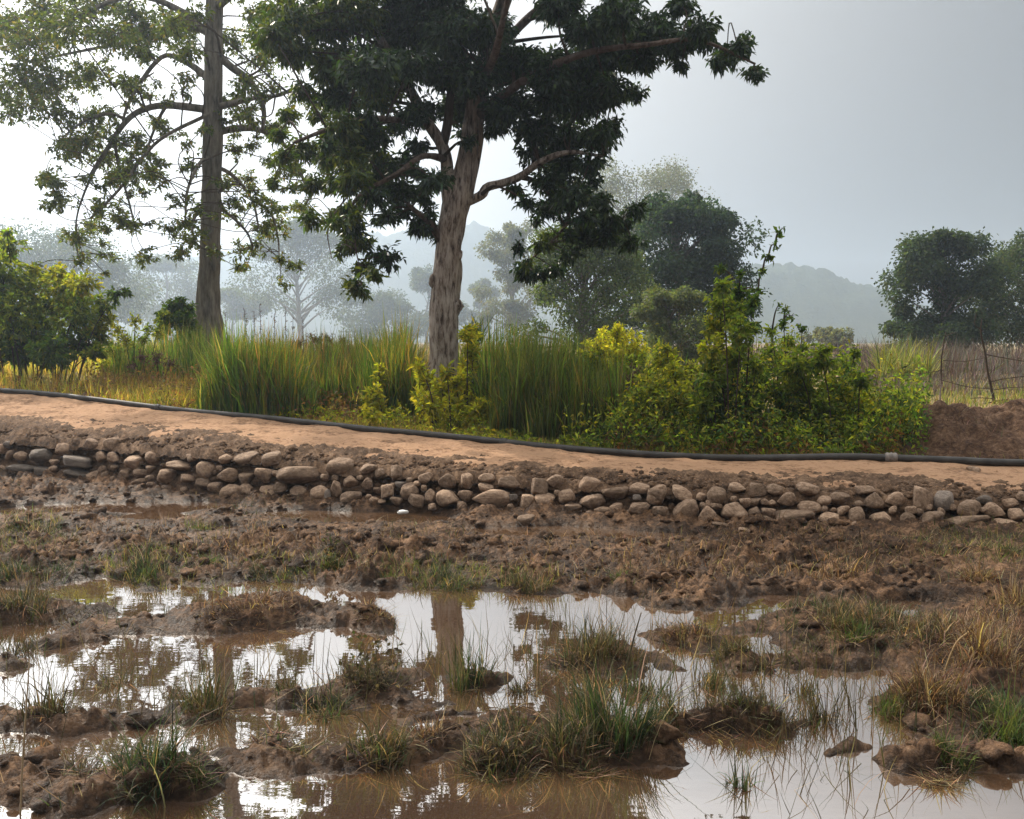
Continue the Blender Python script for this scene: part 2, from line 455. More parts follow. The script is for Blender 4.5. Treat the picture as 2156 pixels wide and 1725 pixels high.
def meadow_z(x, y):
    x = np.asarray(x, float); y = np.asarray(y, float)
    zp = z_pipe(x) - 0.05
    far = 0.78 + 0.35 * smooth(-1, -9, x) + 0.12 * fbm(x * 0.13, y * 0.13, 3, 5)
    t = smooth(0.0, 5.0, y - y_pipe(x))
    return zp + (far - zp) * t + 0.05 * fbm(x * 0.9, y * 0.9, 3, 9) * t + 0.03 * fbm(x * 3, y * 3, 3, 19)

# mud islands standing out of the water: view centre (u, v), half sizes in the view, height in metres
ISL = [(60, 1300, 150, 26, .09), (230, 1322, 130, 16, .05), (380, 1318, 130, 20, .05), (520, 1305, 170, 26, .15), (660, 1325, 80, 14, .06), (790, 1308, 80, 20, .10), (170, 1345, 90, 12, .05),
       (40, 1520, 150, 22, .06), (170, 1535, 130, 17, .08), (330, 1520, 130, 13, .045), (450, 1490, 90, 24, .05), (590, 1500, 170, 18, .06), (760, 1478, 150, 14, .05), (540, 1560, 60, 8, .02), (700, 1490, 60, 12, .05),
       (60, 1650, 160, 30, .08), (230, 1645, 140, 24, .05), (320, 1655, 130, 34, .10), (520, 1605, 130, 22, .05), (650, 1605, 120, 36, .06), (880, 1545, 120, 14, .05), (770, 1585, 120, 32, .07), (920, 1570, 110, 26, .06),
       (1060, 1600, 110, 42, .12), (1180, 1600, 100, 36, .09), (1280, 1575, 110, 36, .10), (1010, 1545, 70, 30, .07), (1200, 1550, 130, 24, .07), (1400, 1520, 90, 18, .06), (1550, 1515, 130, 20, .09), (1640, 1525, 60, 12, .05),
       (1250, 1390, 110, 22, .08), (1380, 1395, 60, 10, .03), (1440, 1340, 75, 16, .07), (1540, 1375, 50, 16, .06), (1610, 1398, 32, 10, .04), (1590, 1330, 110, 12, .04),
       (1760, 1340, 110, 40, .14), (1700, 1385, 130, 14, .06), (1880, 1360, 110, 44, .13), (1830, 1310, 90, 20, .10), (2020, 1370, 130, 46, .12), (2140, 1340, 120, 60, .14), (2100, 1440, 110, 26, .12),
       (1960, 1480, 110, 34, .12), (2110, 1530, 110, 46, .12), (1835, 1578, 80, 16, .04), (2000, 1620, 80, 24, .10), (2140, 1620, 70, 26, .06),
       (800, 1440, 90, 16, .07), (985, 1430, 55, 13, .05), (60, 1390, 60, 14, .05), (880, 1500, 110, 8, .03), (1700, 1505, 60, 8, .02), (430, 1580, 60, 10, .03)]
PUD = [(800, 1092, 140, 13), (640, 1085, 90, 8), (1150, 1123, 150, 12), (1330, 1130, 120, 8), (1930, 1276, 75, 9), (1650, 1262, 60, 6), (180, 1072, 130, 9), (60, 1078, 60, 9), (400, 1068, 90, 8), (330, 1090, 70, 8), (470, 1115, 50, 6),
       (1010, 1187, 40, 5), (520, 1090, 60, 4), (930, 1112, 50, 4)]
def ell(L):
    out = []
    for e in L:
        c = onz(e[0], e[1]); a = onz(e[0], e[1] + e[3])[1]; b = onz(e[0], e[1] - e[3])[1]
        out.append((c[0], (a + b) / 2, e[2] / F * c[1], (b - a) / 2) + tuple(e[4:]))
    return out
ISLW, PUDW = ell(ISL), ell(PUD)
WLN = np.array([onz(u, v)[:2] for u, v in [(-600, 1240), (0, 1244), (200, 1250), (420, 1258), (600, 1245), (760, 1254), (900, 1252), (1000, 1250), (1130, 1262), (1280, 1258), (1400, 1285), (1500, 1292), (1620, 1282), (1750, 1290), (1950, 1300), (2156, 1310), (2700, 1320)]])

def mud_z(x, y):
    x = np.asarray(x, float); y = np.asarray(y, float)
    n1 = fbm(x * 1.7, y * 1.7, 3, 31); n2 = fbm(x * 1.7 + 40, y * 1.7, 3, 47); n3 = fbm(x * 6, y * 6, 3, 67)
    xw = x + 0.24 * n1 + 0.05 * n3; yw = y + 0.26 * n2 + 0.06 * n3
    h = np.full(x.shape, -0.055)
    for cx, cy, rx, ry, hh in ISLW:
        d2 = ((xw - cx) / rx) ** 2 + ((yw - cy) / ry) ** 2
        h = np.maximum(h, -0.055 + (hh * .9 + 0.055) * np.exp(-0.62 * d2 ** 1.25))
    land = smooth(-0.12, 0.45, yw - np.interp(x, WLN[:, 0], WLN[:, 1]))
    dry = smooth(2.0, 4.5, x)                       # the right end is flatter and trodden
    far = 0.05 + 0.035 * fbm(x * 0.8, y * 1.4, 3, 3) + 0.05 * dry
    pd = np.zeros(x.shape)
    for cx, cy, rx, ry in PUDW:
        pd = np.maximum(pd, np.exp(-.35 * (((x - cx) / (rx * 1.2)) ** 2 + ((y - cy + .25) / (ry + .45)) ** 2) ** 2))
        d2 = ((x + 0.1 * n1 - cx) / rx) ** 2 + ((y + 0.06 * n2 - cy) / ry) ** 2
        far = far - 0.30 * np.exp(-0.7 * d2 ** 2)
    h = np.maximum(h, -0.055 + (far + 0.055) * land)
    up = smooth(-0.03, 0.05, h)
    lump = np.abs(fbm(x * 3.6, y * 3.6, 3, 81)) * 0.15 + np.abs(fbm(x * 10, y * 10, 3, 91)) * 0.12
    fine = 0.034 * np.abs(fbm(x * 19, y * 19, 3, 101)) + 0.012 * fbm(x * 45, y * 45, 2, 111) - 0.008
    amp = (0.30 + 0.70 * land) * (1 - 0.72 * dry * land) * (1 - .85 * pd)
    h = h + up * (amp * (lump - 0.05) + fine)
    # the toe of the wall
    h = h + 0.05 * smooth(-0.35, 0.1, y - y_foot(x))
    return h

ys = 2.5 * (13.6 / 2.5) ** np.linspace(0, 1, 370)
cs = np.linspace(-1, 1, 660)
X = cs[None, :] * (1.7 + 0.66 * ys[:, None]); Y = np.repeat(ys[:, None], len(cs), 1)
Z = mud_z(X, Y)
def gridfaces(r, c):
    i = np.arange(r - 1)[:, None] * c; j = np.arange(c - 1)
    return np.stack([i + j, i + j + 1, i + c + j + 1, i + c + j], -1).reshape(-1, 4)
keep = (Y < y_foot(X) + 0.5)
f = gridfaces(*X.shape); kf = keep.ravel()[f].all(1)
mud = mk('paddy_mud', np.stack([X, Y, Z], -1).reshape(-1, 3), f[kf], M['mud'], smoothf=True)
tag(mud, 'ploughed brown mud of the flooded paddy', kind='structure')
# paddy bed carrying on to the sides and behind the viewer, under the water
xs = np.linspace(-60, 60, 90); yq = np.linspace(-40, 9.0, 50)
Xb, Yb = np.meshgrid(xs, yq)
Zb = np.where((np.abs(Xb) < 12) & (Yb > 1.5), -0.6, -0.07 + 0.10 * fbm(Xb * .5, Yb * .5, 3, 8))
bed = mk('paddy_bed', np.stack([Xb, Yb, Zb], -1).reshape(-1, 3), gridfaces(*Xb.shape), M['mud'], smoothf=True)
tag(bed, 'muddy bed of the paddy beyond the view', kind='structure')
water = mk('water', [(-60, -40, 0), (60, -40, 0), (60, 9.2, 0), (5, 9.6, 0), (-9, 14, 0), (-60, 14, 0)], np.array([[0, 1, 2, 3, 4, 5]]), M['water'])
tag(water, 'brown still paddy water mirroring the sky', kind='structure')

# embankment top: the earth path
us = np.linspace(-700, 2800, 760)
tl, pl = along(TOP, us), along(PIPE, us)
SH = 0.085
rows = []
nr = 46
for k in range(nr):
    t = k / (nr - 1) * 1.35 - 0.04
    P = tl + (pl - tl) * t
    P[:, 2] = np.minimum(P[:, 2], tl[:, 2] + (pl[:, 2] - tl[:, 2]) * min(t, 1.0)) if t > 1 else P[:, 2]
    edge = 1 - smooth(0.0, 0.28, t)
    P[:, 2] += SH * (smooth(0, .2, t) - 1) + .03 * smooth(0, .2, t) - .06 * (1 - smooth(.0, .14, t))
    P[:, 2] += 0.032 * fbm(P[:, 0] * 1.6, P[:, 1] * 2.4, 4, 12) - .035 * np.clip(fbm(P[:, 0] * 3.2, P[:, 1] * 4.5, 2, 13) - .18, 0, 1) + 0.012 * fbm(P[:, 0] * 9, P[:, 1] * 9, 3, 22) - 0.03 * edge * np.abs(fbm(P[:, 0] * 5, P[:, 1] * 5, 3, 33)) - 0.012
    P[:, 1] += 0.05 * edge * fbm(P[:, 0] * 4, P[:, 0] * 0.3, 3, 44)
    rows.append(P)
    if k == 0: lip = P.copy()
path = mk('earth_path', np.concatenate(rows), gridfaces(nr, len(us)), M['path'], smoothf=True)
tag(path, 'bare orange earth path on top of the stone faced bund', kind='structure')

# ground behind: meadow running out to the hills
yy = np.concatenate([np.linspace(9.2, 40, 120), 40 * (1250 / 40) ** np.linspace(0.01, 1, 60)])
xx = np.concatenate([-np.geomspace(1200, 14, 34), np.linspace(-13.8, 13.8, 160), np.geomspace(14, 1200, 34)])
Xm, Ym = np.meshgrid(xx, yy)
Zm = meadow_z(np.clip(Xm, -30, 30), Ym)
Zm = np.where(Ym < y_pipe(Xm) + 0.18, Zm - 0.25, Zm)
Zm = np.where(np.abs(Xm) > 30, 0.9 + 0.0 * Zm, Zm)
f = gridfaces(*Xm.shape); kf = (Ym > y_pipe(Xm) - 0.3).ravel()[f].any(1)
mead = mk('meadow', np.stack([Xm, Ym, Zm], -1).reshape(-1, 3), f[kf], M['meadow'], smoothf=True)
tag(mead, 'rough meadow behind the path running out to the hills', kind='structure')

# hills
def hill(name, label, x0, x1, y0, prof, depth, seed):
    xs = np.linspace(x0, x1, 420); ds = np.linspace(-1, 1, 40)
    Xh, Dh = np.meshgrid(xs, ds)
    top = np.interp(xs, *np.array(prof).T)[None, :]
    sh = np.cos(Dh * math.pi / 2) ** 1.2
    Zh = -1 + (top + 1) * sh * (1 + 0.10 * fbm(Xh * 0.02, Dh * 2, 4, seed)) + 9.0 * sh * fbm(Xh * 0.06, Dh * 16, 4, seed + 3, .65) * (top > 3)
    o = mk(name, np.stack([Xh, y0 + Dh * depth, Zh], -1).reshape(-1, 3), gridfaces(*Xh.shape), M['hill'], smoothf=True)
    return tag(o, label, kind='structure')
def hx(u, y): return (u - 1078) / F * y
hill('hill', 'hazy blue hill between the dark trees at right', hx(1200, 680), hx(2500, 680), 680,
     [(hx(1200, 680), 3.1), (hx(1380, 680), 34.8), (hx(1520, 680), 50.5), (hx(1640, 680), 56.2), (hx(1720, 680), 52.2), (hx(1800, 680), 41.2), (hx(1880, 680), 28.5), (hx(2050, 680), 12.6), (hx(2500, 680), 0.0)], 90, 2)
hill('hill', 'faint pale hill fading into the haze at left', hx(-500, 900), hx(1250, 900), 900,
     [(hx(-500, 900), 28.9), (hx(0, 900), 57.9), (hx(200, 900), 68.0), (hx(400, 900), 79.6), (hx(600, 900), 91.1), (hx(840, 900), 101.2), (hx(1030, 900), 104.1), (hx(1150, 900), 65.1), (hx(1250, 900), 0.0)], 110, 6)

# haze
hm = bpy.data.materials.new('haze_air'); hm.use_nodes = True
hn = hm.node_tree; hn.nodes.clear()
ho = hn.nodes.new('ShaderNodeOutputMaterial'); hv = hn.nodes.new('ShaderNodeVolumePrincipled')
hv.inputs['Color'].default_value = (0.63, 0.76, 0.92, 1)
HAZE = 0.00105
hv.inputs['Density'].default_value = HAZE
hv.inputs['Anisotropy'].default_value = 0.66
hn.links.new(hv.outputs[0], ho.inputs['Volume'])
x0, x1, y0, y1, z0, z1 = -1250, 1250, -60, 1300, -2.5, 112
hz = mk('haze', [(x0, y0, z0), (x1, y0, z0), (x1, y1, z0), (x0, y1, z0), (x0, y0, z1), (x1, y0, z1), (x1, y1, z1), (x0, y1, z1)],
        np.array([[3, 2, 1, 0], [4, 5, 6, 7], [0, 1, 5, 4], [1, 2, 6, 5], [2, 3, 7, 6], [3, 0, 4, 7]]), hm)
tag(hz, 'pale morning haze over the fields', kind='stuff')

# ------------------------------------------------------------------ stone retaining wall
w0 = along(FOOT, 1078)
wall = thing('stone_wall', 'low dry-stone retaining wall of rounded field stones holding up the earth path', 'stone wall', w0)
us = np.linspace(-700, 2800, 900); fb, tp = along(FOOT, us), lip
tp = np.stack([np.interp(us, np.linspace(-700, 2800, 760), lip[:, i]) for i in range(3)], -1)
rows = []
nr = 34
for k in range(nr):
    t = k / (nr - 1)
    P = fb + (tp - fb) * t
    P[:, 2] = (1 - t) * -0.05 + t * tp[:, 2] if k else P[:, 2] * 0 - 0.05
    bulge = 0.10 * fbm(us * 0.012, t * 3.0 + 0 * us, 4, 55) + 0.05 * np.abs(fbm(us * 0.045, t * 9 + 0 * us, 3, 65))
    env = math.sin(math.pi * min(1, t * 0.97)) ** 0.5 if 0 < t < 1 else 0
    P[:, 1] += (0.07 - bulge) * env + 0.02
    if k == nr - 1: P = tp + np.array([0, 0.01, 0.002])
    rows.append(P)
mk('earth_infill', np.concatenate(rows), gridfaces(nr, len(us)), M['bank'], wall, smoothf=True)

us_ = np.linspace(-700, 2800, 1000); a_, b_ = along(TOP, us_), along(PIPE, us_)
rows = []
for k in range(26):
    t = -0.035 + 0.50 * k / 25
    P = a_ + (b_ - a_) * t
    q = 0.45 + 1.1 * fbm(P[:, 0] * 1.1, P[:, 1] * 2.2, 3, 71) + 1.3 * fbm(P[:, 0] * 5, P[:, 1] * 8, 4, 72) - t / 0.23
    P[:, 2] += SH * (smooth(0, .2, t) - 1) + .03 * smooth(0, .2, t) + np.clip(0.03 * q, -0.06, 0.035) + 0.045 * np.abs(fbm(P[:, 0] * 9, P[:, 1] * 9, 3, 73)) + 0.03 * np.abs(fbm(P[:, 0] * 22, P[:, 1] * 22, 2, 74)) - .015 - (0.10 if k == 0 else 0)
    P[:, 1] += 0.05 * fbm(P[:, 0] * 4, P[:, 0] * 0.3, 3, 44) - (0.03 if k == 0 else 0)
    rows.append(P)
mk('soil_crust', np.concatenate(rows), gridfaces(26, len(us_)), M['bank'], wall, smoothf=True)

def ico(sub):
    bm_ = bpy.data.meshes.new('tmp')
    import bmesh
    b = bmesh.new(); bmesh.ops.create_icosphere(b, subdivisions=sub, radius=1.0)
    V = np.array([v.co[:] for v in b.verts]); Fc = np.array([[v.index for v in f_.verts] for f_ in b.faces]); b.free()
    bpy.data.meshes.remove(bm_)
    return V, Fc
ICO3, ICO2, ICO1 = ico(3), ico(2), ico(1)
def noise3(V, s, seed):
    return (fbm(V[:, 0] * s + seed, V[:, 1] * s + V[:, 2] * s * 0.7, 3, seed) + fbm(V[:, 2] * s - seed, V[:, 0] * s * 0.8 - V[:, 1] * s, 3, seed + 5)) * 0.5
def stone_mesh(seed, boxy):
    V, Fc = ICO3
    p = 2.3 if boxy < 0.5 else 5.5
    n = (np.abs(V) ** p).sum(1) ** (1 / p)
    W = V / n[:, None]
    W = W * (1 + (0.30 if boxy < 0.5 else 0.14) * noise3(V, 1.1, seed)[:, None] + 0.11 * noise3(V, 3.6, seed + 50)[:, None])
    r_ = np.random.default_rng(seed)
    for _ in range(9 if boxy < 0.5 else 5):        # flat chipped faces
        nd = r_.normal(0, 1, 3); nd /= np.linalg.norm(nd); c = r_.uniform(0.58, 0.82)
        d = W @ nd; W = W - np.where(d > c, (d - c) * 0.85, 0)[:, None] * nd
    W = W / np.abs(W).max(0)
    return W, Fc
STONES = [[], []]
for bx in (0, 1):
    for s in range(9 if bx == 0 else 5):
        W, Fc = stone_mesh(100 + s * 13 + bx * 500, bx)
        o = mk('stone', W, Fc, M['stone'], smoothf=True)
        g = mk('stone', W, Fc, M['stone_grey'], smoothf=True)
        STONES[bx].append((o.data, g.data)); bpy.data.objects.remove(o); bpy.data.objects.remove(g)

S5 = [(260, 425, 160, 105), (400, 385, 115, 85), (25, 380, 70, 60), (570, 345, 120, 75), (690, 350, 110, 90), (130, 420, 80, 60), (130, 500, 200, 50), (470, 460, 230, 70), (630, 430, 80, 70), (835, 465, 135, 90), (945, 440, 100, 90),
      (765, 535, 90, 70), (870, 530, 100, 60), (1020, 545, 140, 90), (1110, 480, 190, 60), (1155, 560, 100, 60), (1265, 510, 130, 120), (1245, 590, 100, 70), (1405, 540, 130, 90), (1515, 560, 95, 85), (1630, 535, 115, 110),
      (1850, 540, 300, 125), (1690, 440, 150, 75), (1520, 440, 150, 80), (1325, 620, 100, 70), (1420, 640, 130, 100), (1520, 640, 100, 90), (1655, 640, 150, 80), (1730, 615, 100, 80), (1840, 640, 115, 75),
      (1965, 650, 130, 100), (860, 580, 110, 40), (480, 525, 170, 55), (20, 500, 60, 50), (1190, 430, 90, 60), (60, 350, 80, 50), (250, 520, 120, 50), (1390, 440, 90, 60)]
S6 = [(95, 405, 175, 115), (70, 540, 80, 120), (155, 500, 105, 80), (15, 590, 50, 80), (160, 600, 130, 90), (265, 510, 75, 85), (385, 570, 95, 100), (440, 445, 85, 110), (520, 560, 120, 110), (560, 620, 110, 80), (270, 425, 100, 75),
      (760, 495, 120, 100), (755, 610, 150, 110), (870, 500, 90, 100), (865, 590, 90, 80), (1000, 480, 110, 60), (1030, 610, 250, 115), (990, 545, 100, 60), (1125, 510, 150, 85), (1310, 545, 130, 120), (1240, 640, 115, 110),
      (1355, 630, 130, 120), (1415, 500, 120, 80), (1495, 595, 115, 95), (1625, 520, 145, 100), (1650, 625, 160, 90), (1790, 575, 170, 90), (1510, 665, 180, 60), (1710, 680, 110, 50), (1790, 665, 90, 60), (1930, 670, 150, 80),
      (2045, 590, 110, 120), (2075, 690, 110, 60), (1940, 540, 130, 70), (620, 480, 90, 70), (650, 590, 70, 90), (440, 620, 80, 60), (340, 450, 80, 70)]
S7 = [(40, 330, 110, 120), (185, 320, 110, 75), (290, 340, 60, 50), (60, 425, 90, 70), (210, 425, 150, 135), (335, 445, 110, 115), (380, 330, 110, 110), (480, 430, 160, 115), (605, 430, 80, 70), (620, 300, 110, 80), (680, 430, 80, 70),
      (790, 360, 110, 80), (825, 460, 250, 90), (925, 400, 140, 70), (910, 300, 140, 80), (1030, 465, 120, 80), (1090, 350, 130, 70), (1110, 420, 70, 60), (1195, 450, 100, 110), (1285, 370, 110, 100), (1340, 470, 150, 95),
      (1415, 360, 110, 85), (1480, 470, 95, 80), (1565, 350, 115, 135, 1), (1620, 470, 120, 105, 1), (1690, 360, 115, 125), (1835, 410, 140, 105), (1820, 490, 240, 85, 1), (1985, 425, 120, 90), (1930, 355, 90, 50), (2040, 510, 190, 80),
      (2110, 440, 90, 80), (2080, 375, 90, 60), (1240, 300, 120, 60), (720, 300, 100, 70), (500, 290, 100, 60), (2140, 340, 60, 60), (1000, 360, 80, 60), (1500, 420, 60, 50)]
stones = [(z[0] * .3418, 815.9 + z[1] * .3418, z[2] * .3418, z[3] * .3418, len(z) > 4) for z in S5] + \
         [(684.3 + z[0] * .3418, 842.2 + z[1] * .3418, z[2] * .3418, z[3] * .3418, len(z) > 4) for z in S6] + \
         [(1368.6 + z[0] * .3653, 921.2 + z[1] * .3653, z[2] * .3653, z[3] * .3653, len(z) > 4) for z in S7]
placed = [(s[0], s[1], max(s[2], s[3]) / 2) for s in stones]
for _ in range(1500):           # smaller stones wedged between, and beyond both ends of the view
    u = random.uniform(-450, 2600); t = random.uniform(0.05, 0.62)
    vb, vt = np.interp(u, ST[:, 0], ST[:, 1]), np.interp(u, ST[:, 0], ST[:, 2])
    v = vb + (vt - vb) * t; inside = -20 < u < 2176
    r_ = random.uniform(7, 13) if inside else random.uniform(12, 24)
    if all((u - a) ** 2 + (1.25 * (v - b)) ** 2 > (0.82 * (r_ + c)) ** 2 for a, b, c in placed):
        placed.append((u, v, r_)); stones.append((u, v, r_ * random.uniform(1.7, 2.5), r_ * random.uniform(1.4, 1.9), False))
def wall_point(u, v):
    b, t = along(FOOT, u), along(TOP, u)
    k = 0.5
    for _ in range(6):
        y = b[1] + (t[1] - b[1]) * k; P = at(u, v, y); k = np.clip((P[2] - 0.05) / (t[2] - 0.05), -0.2, 1)
    return P
for i, (u, v, w, h, bx) in enumerate(stones):
    P = wall_point(u, v); D = P[1]
    sx, sz = w / 2 / F * D * 1.04, h / 2 / F * D * 1.06
    sy = 0.5 * (sx + sz) * random.uniform(0.85, 1.1)
    sy = min(sy, 0.17)
    grey = (v * 0 + random.random() < 0.04) or (u < 230 and random.random() < 0.25)
    me = random.choice(STONES[1 if (bx or random.random() < 0.10) else 0])[1 if grey else 0]
    o = bpy.data.objects.new('stone', me); COL.objects.link(o); o.parent = wall
    o.location = tuple(P - w0 + np.array([0, sy * random.uniform(0.25, 0.6) - 0.03, 0]))
    o.scale = (sx, sy, sz)
    o.rotation_euler = (random.uniform(-.2, .2), random.uniform(-.22, .22) if not bx else random.uniform(-.06, .06), random.choice([0, math.pi]) + random.uniform(-.2, .2))

# loose stones at the foot of the wall
LOOSE = [(1518, 1106, 40, 14, 'flat pale stone lying loose at the foot of the wall below the round boulder'), (1565, 1118, 32, 14, 'small flat stone sunk in mud just right of the flat pale stone'),
         (1108, 1095, 40, 22, 'muddy lump of stone fallen from the wall onto the paddy edge'), (2050, 992, 34, 12, 'pale stone lying on the path in front of the pipe')]
for u, v, w, h, lab in LOOSE:
    if v > 1000: P = onz(u, v, 0.09)
    else: P = at(u, v, 10.0); P[2] = 0.43
    o = bpy.data.objects.new('loose_stone', random.choice(STONES[0])[0]); COL.objects.link(o)
    o.location = tuple(P); o.scale = (w / 2 / F * P[1], w / 2.6 / F * P[1], h / 2 / F * P[1] * 1.2); o.rotation_euler = (0, 0.1, random.uniform(0, 6))
    tag(o, lab, 'stone')

# ------------------------------------------------------------------ pipe along the back of the path
us = np.linspace(-650, 2700, 420); P = along(PIPE, us)
P[:, 2] += 0.045 + 0.012 * np.sin(us * 0.011) * np.sin(us * 0.0043 + 1)
P[:, 1] += 0.03 * np.sin(us * 0.008 + 0.5)
pr = thing('irrigation_pipe', 'long black plastic irrigation pipe lying along the back edge of the path', 'pipe', P[210])
V, fc = tube(P, 0.040, 14); mk('pipe_run', V, fc, M['pipe'], pr, smoothf=True)
for uc, L in ((1880, 0.11), (1062, 0.07), (330, 0.07)):
    i = np.argmin(abs(us - uc)); d = P[i + 1] - P[i - 1]; d /= np.linalg.norm(d)
    q = P[i] + d * np.linspace(-L, L, 9)[:, None] * 0.6
    rr = 0.043 + np.array([0.004, 0.016, 0.016, 0.010, 0.022, 0.010, 0.016, 0.016, 0.004]) * (1 if L > 0.1 else 0.4)
    V, fc = tube(q, rr, 14); mk('coupling', V, fc, M['coupling'] if L > .1 else M['pipe'], pr, smoothf=False)

# ------------------------------------------------------------------ trees
def limb(parent, pts, mat, name='branch', k=9, n=26, rough=0.10, flute=0.0, seed=1):
    """pts rows: x, y, z, radius"""
    S = spline(np.array(pts), n)
    V, fc = tube(S[:, :3], np.maximum(S[:, 3], 0.006), k, rough, seed, flute)
    mk(name, V, fc, mat, parent, smoothf=True)
    return S

def px(L, D, dy=0.0):           # view polyline (u, v, half width[, depth offset]) to points with radius
    out = []
    for e in L:
        d = D + (e[3] if len(e) > 3 else 0) + dy
        out.append(np.r_[at(e[0], e[1], d), e[2] / F * d])
    return np.array(out)

def foliage(parent, clumps, skel, leafm, twigm, pal, nleaf, llen, lwid, spray, droop, jitter=0.5, name='crown'):
    """clumps: centre xyz, radius (m), weight, palette index.  Twigs run from the skeleton to each clump; leaves sit on sprays at twig ends."""
    tw, lf = Bag(), Bag()
    for c in clumps:
        cen = np.array(c[:3]); r = c[3]; w = c[4]; pi = int(c[5])
        d = np.linalg.norm(skel[:, :3] - cen, axis=1) + 0.6 * np.maximum(0, skel[:, 2] - cen[2])
        s = skel[np.argmin(d)]
        mid = (s[:3] + cen) / 2 + rng.normal(0, 0.10, 3) * np.linalg.norm(cen - s[:3]) + np.array([0, 0, 0.08 * np.linalg.norm(cen - s[:3])])
        q = spline(np.array([s[:3], mid, cen]), 8)
        V, fc = tube(q, np.linspace(max(0.010, min(s[3] * 0.5, 0.035)), 0.008, 8), 5); tw.add(V, fc)
        ns = max(4, int(nleaf * w * r * r / spray))
        o = unit(ns) * (rng.random(ns) ** 0.45)[:, None] * r
        o[:, 2] *= 0.72
        tip = cen + o
        start = cen + o * 0.25 + rng.normal(0, 0.05, (ns, 3)) * r
        for a, b in list(zip(start, tip))[:max(4, ns // 5)]:
            V, fc = tube(np.array([a, (a + b) / 2 + [0, 0, 0.04], b]), np.array([0.007, 0.006, 0.004]), 3); tw.add(V, fc)
        axis = (tip - start); axis /= np.linalg.norm(axis, axis=1)[:, None] + 1e-9
        m = rng.poisson(spray, ns) + 2
        idx = np.repeat(np.arange(ns), m); N = len(idx)
        dirn = axis[idx] * 0.7 + unit(N) * 0.9; dirn[:, 2] -= droop * rng.uniform(.1, 1.4, ns)[idx]
        base = tip[idx] - axis[idx] * (rng.random(N) * 0.26)[:, None] * (spray / 8) + rng.normal(0, 0.02, (N, 3))
        L = llen * rng.uniform(0.4, 1.3, N); W = lwid * rng.uniform(0.7, 1.2, N)
        V, Q, T = leaves(base, dirn, L, W, pick(pal[pi], N), 0.12)
        lf.add(V, Q, T)
    o1 = tw.build('twigs', twigm, parent, smoothf=True); o1['kind'] = 'stuff'
    o2 = lf.build(name, leafm, parent); o2['kind'] = 'stuff'

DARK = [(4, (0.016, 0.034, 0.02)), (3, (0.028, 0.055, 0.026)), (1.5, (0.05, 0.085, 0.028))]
LIT = [(3, (0.05, 0.085, 0.02)), (3, (0.09, 0.12, 0.02)), (1, (0.035, 0.06, 0.02)), (0.4, (0.14, 0.15, 0.03))]  # backlit clumps of the crown: sunlight put into the leaf colour
# --- the big leaning tree
D2 = 15.0
tb = at(925, 880, D2)
big = thing('broadleaf_tree', 'big dark-leaved tree with reddish forked trunk rising behind the pipe at centre', 'tree', (tb[0], tb[1], meadow_z(tb[0], tb[1])))
tr = limb(big, px([(922, 925, 56), (924, 880, 42), (930, 800, 34), (934, 720, 31), (935, 640, 31), (939, 590, 31), (945, 520, 28), (953, 465, 27), (964, 420, 29), (980, 360, 24), (990, 310, 23), (1002, 240, 22), (1016, 160, 20), (1036, 80, 18),
                          (1062, 0, 15), (1090, -110, 11), (1100, -230, 8), (1120, -330, 4)], D2), M['bark_red'], 'trunk', 30, 160, 0.13, 0.02, 3)
br = [tr]
for L in ([(958, 450, 24), (944, 390, 17), (940, 340, 14), (928, 300, 13), (903, 262, 12), (872, 205, 11), (842, 150, 10), (800, 80, 8), (760, 0, 6), (720, -90, 4)],
          [(932, 310, 11), (942, 262, 10), (948, 200, 9), (950, 140, 7, .3), (940, 60, 6, .5), (930, -60, 5, .6), (925, -170, 3, .6)],
          [(978, 425, 14), (1002, 417, 10), (1016, 408, 10), (1026, 394, 9.5), (1058, 386, 9), (1095, 372, 8), (1140, 340, 7, -.3), (1200, 320, 5, -.5), (1270, 330, 3, -.6)],
          [(1095, 372, 7), (1130, 385, 5, .2), (1180, 430, 4, .3), (1230, 455, 3, .3)],
          [(1000, 250, 13), (1060, 200, 10, -.5), (1140, 150, 9, -.9), (1240, 110, 7, -1.1), (1360, 95, 5, -1.2), (1470, 85, 4, -1.2), (1590, 135, 2, -1.2)],
          [(1020, 150, 11), (1090, 60, 9, .8), (1180, -20, 7, 1.4), (1280, -100, 5, 1.8)],
          [(905, 265, 8), (850, 255, 7, -.6), (780, 250, 6, -1.2), (700, 270, 5, -1.6), (620, 300, 3, -1.8)],
          [(862, 190, 8), (790, 150, 7, .7), (700, 90, 5, 1.3), (600, 40, 3, 1.6)],
          [(938, 335, 9), (890, 330, 6, -.8), (830, 370, 5, -1.3), (760, 410, 4, -1.5), (720, 470, 3, -1.5)],
          [(936, 520, 9), (905, 470, 8, -.2), (870, 440, 5, -.4), (830, 400, 4, -.4)],
          [(780, 390, 2.4, -1.4), (768, 440, 1.8, -1.5), (748, 500, 1.5, -1.6), (756, 560, 1.2, -1.6), (762, 600, .8, -1.6)],
          [(735, 410, 2.2, -1.6), (705, 450, 1.8, -1.7), (690, 490, 1.4, -1.7), (698, 545, .8, -1.7)],
          [(1200, 440, 4, .3), (1190, 475, 3, .3), (1160, 510, 2.5, .3), (1125, 540, 2, .3), (1105, 555, 1.2, .3)],
          [(1230, 452, 3, .3), (1270, 455, 2.5, .2), (1310, 462, 1.5, .2)],
          [(1010, 180, 10), (1040, 120, 8, -1.5), (1060, 40, 6, -2.4), (1080, -60, 4, -3)],
          [(1005, 220, 10), (980, 130, 8, 1.4), (960, 40, 6, 2.4), (950, -70, 4, 3)]):
    br.append(limb(big, px(L, D2), M['bark_red'] if L[0][2] > 13 else M['bark_shaded'], 'branch', 9, 24, 0.12, 0, 4))
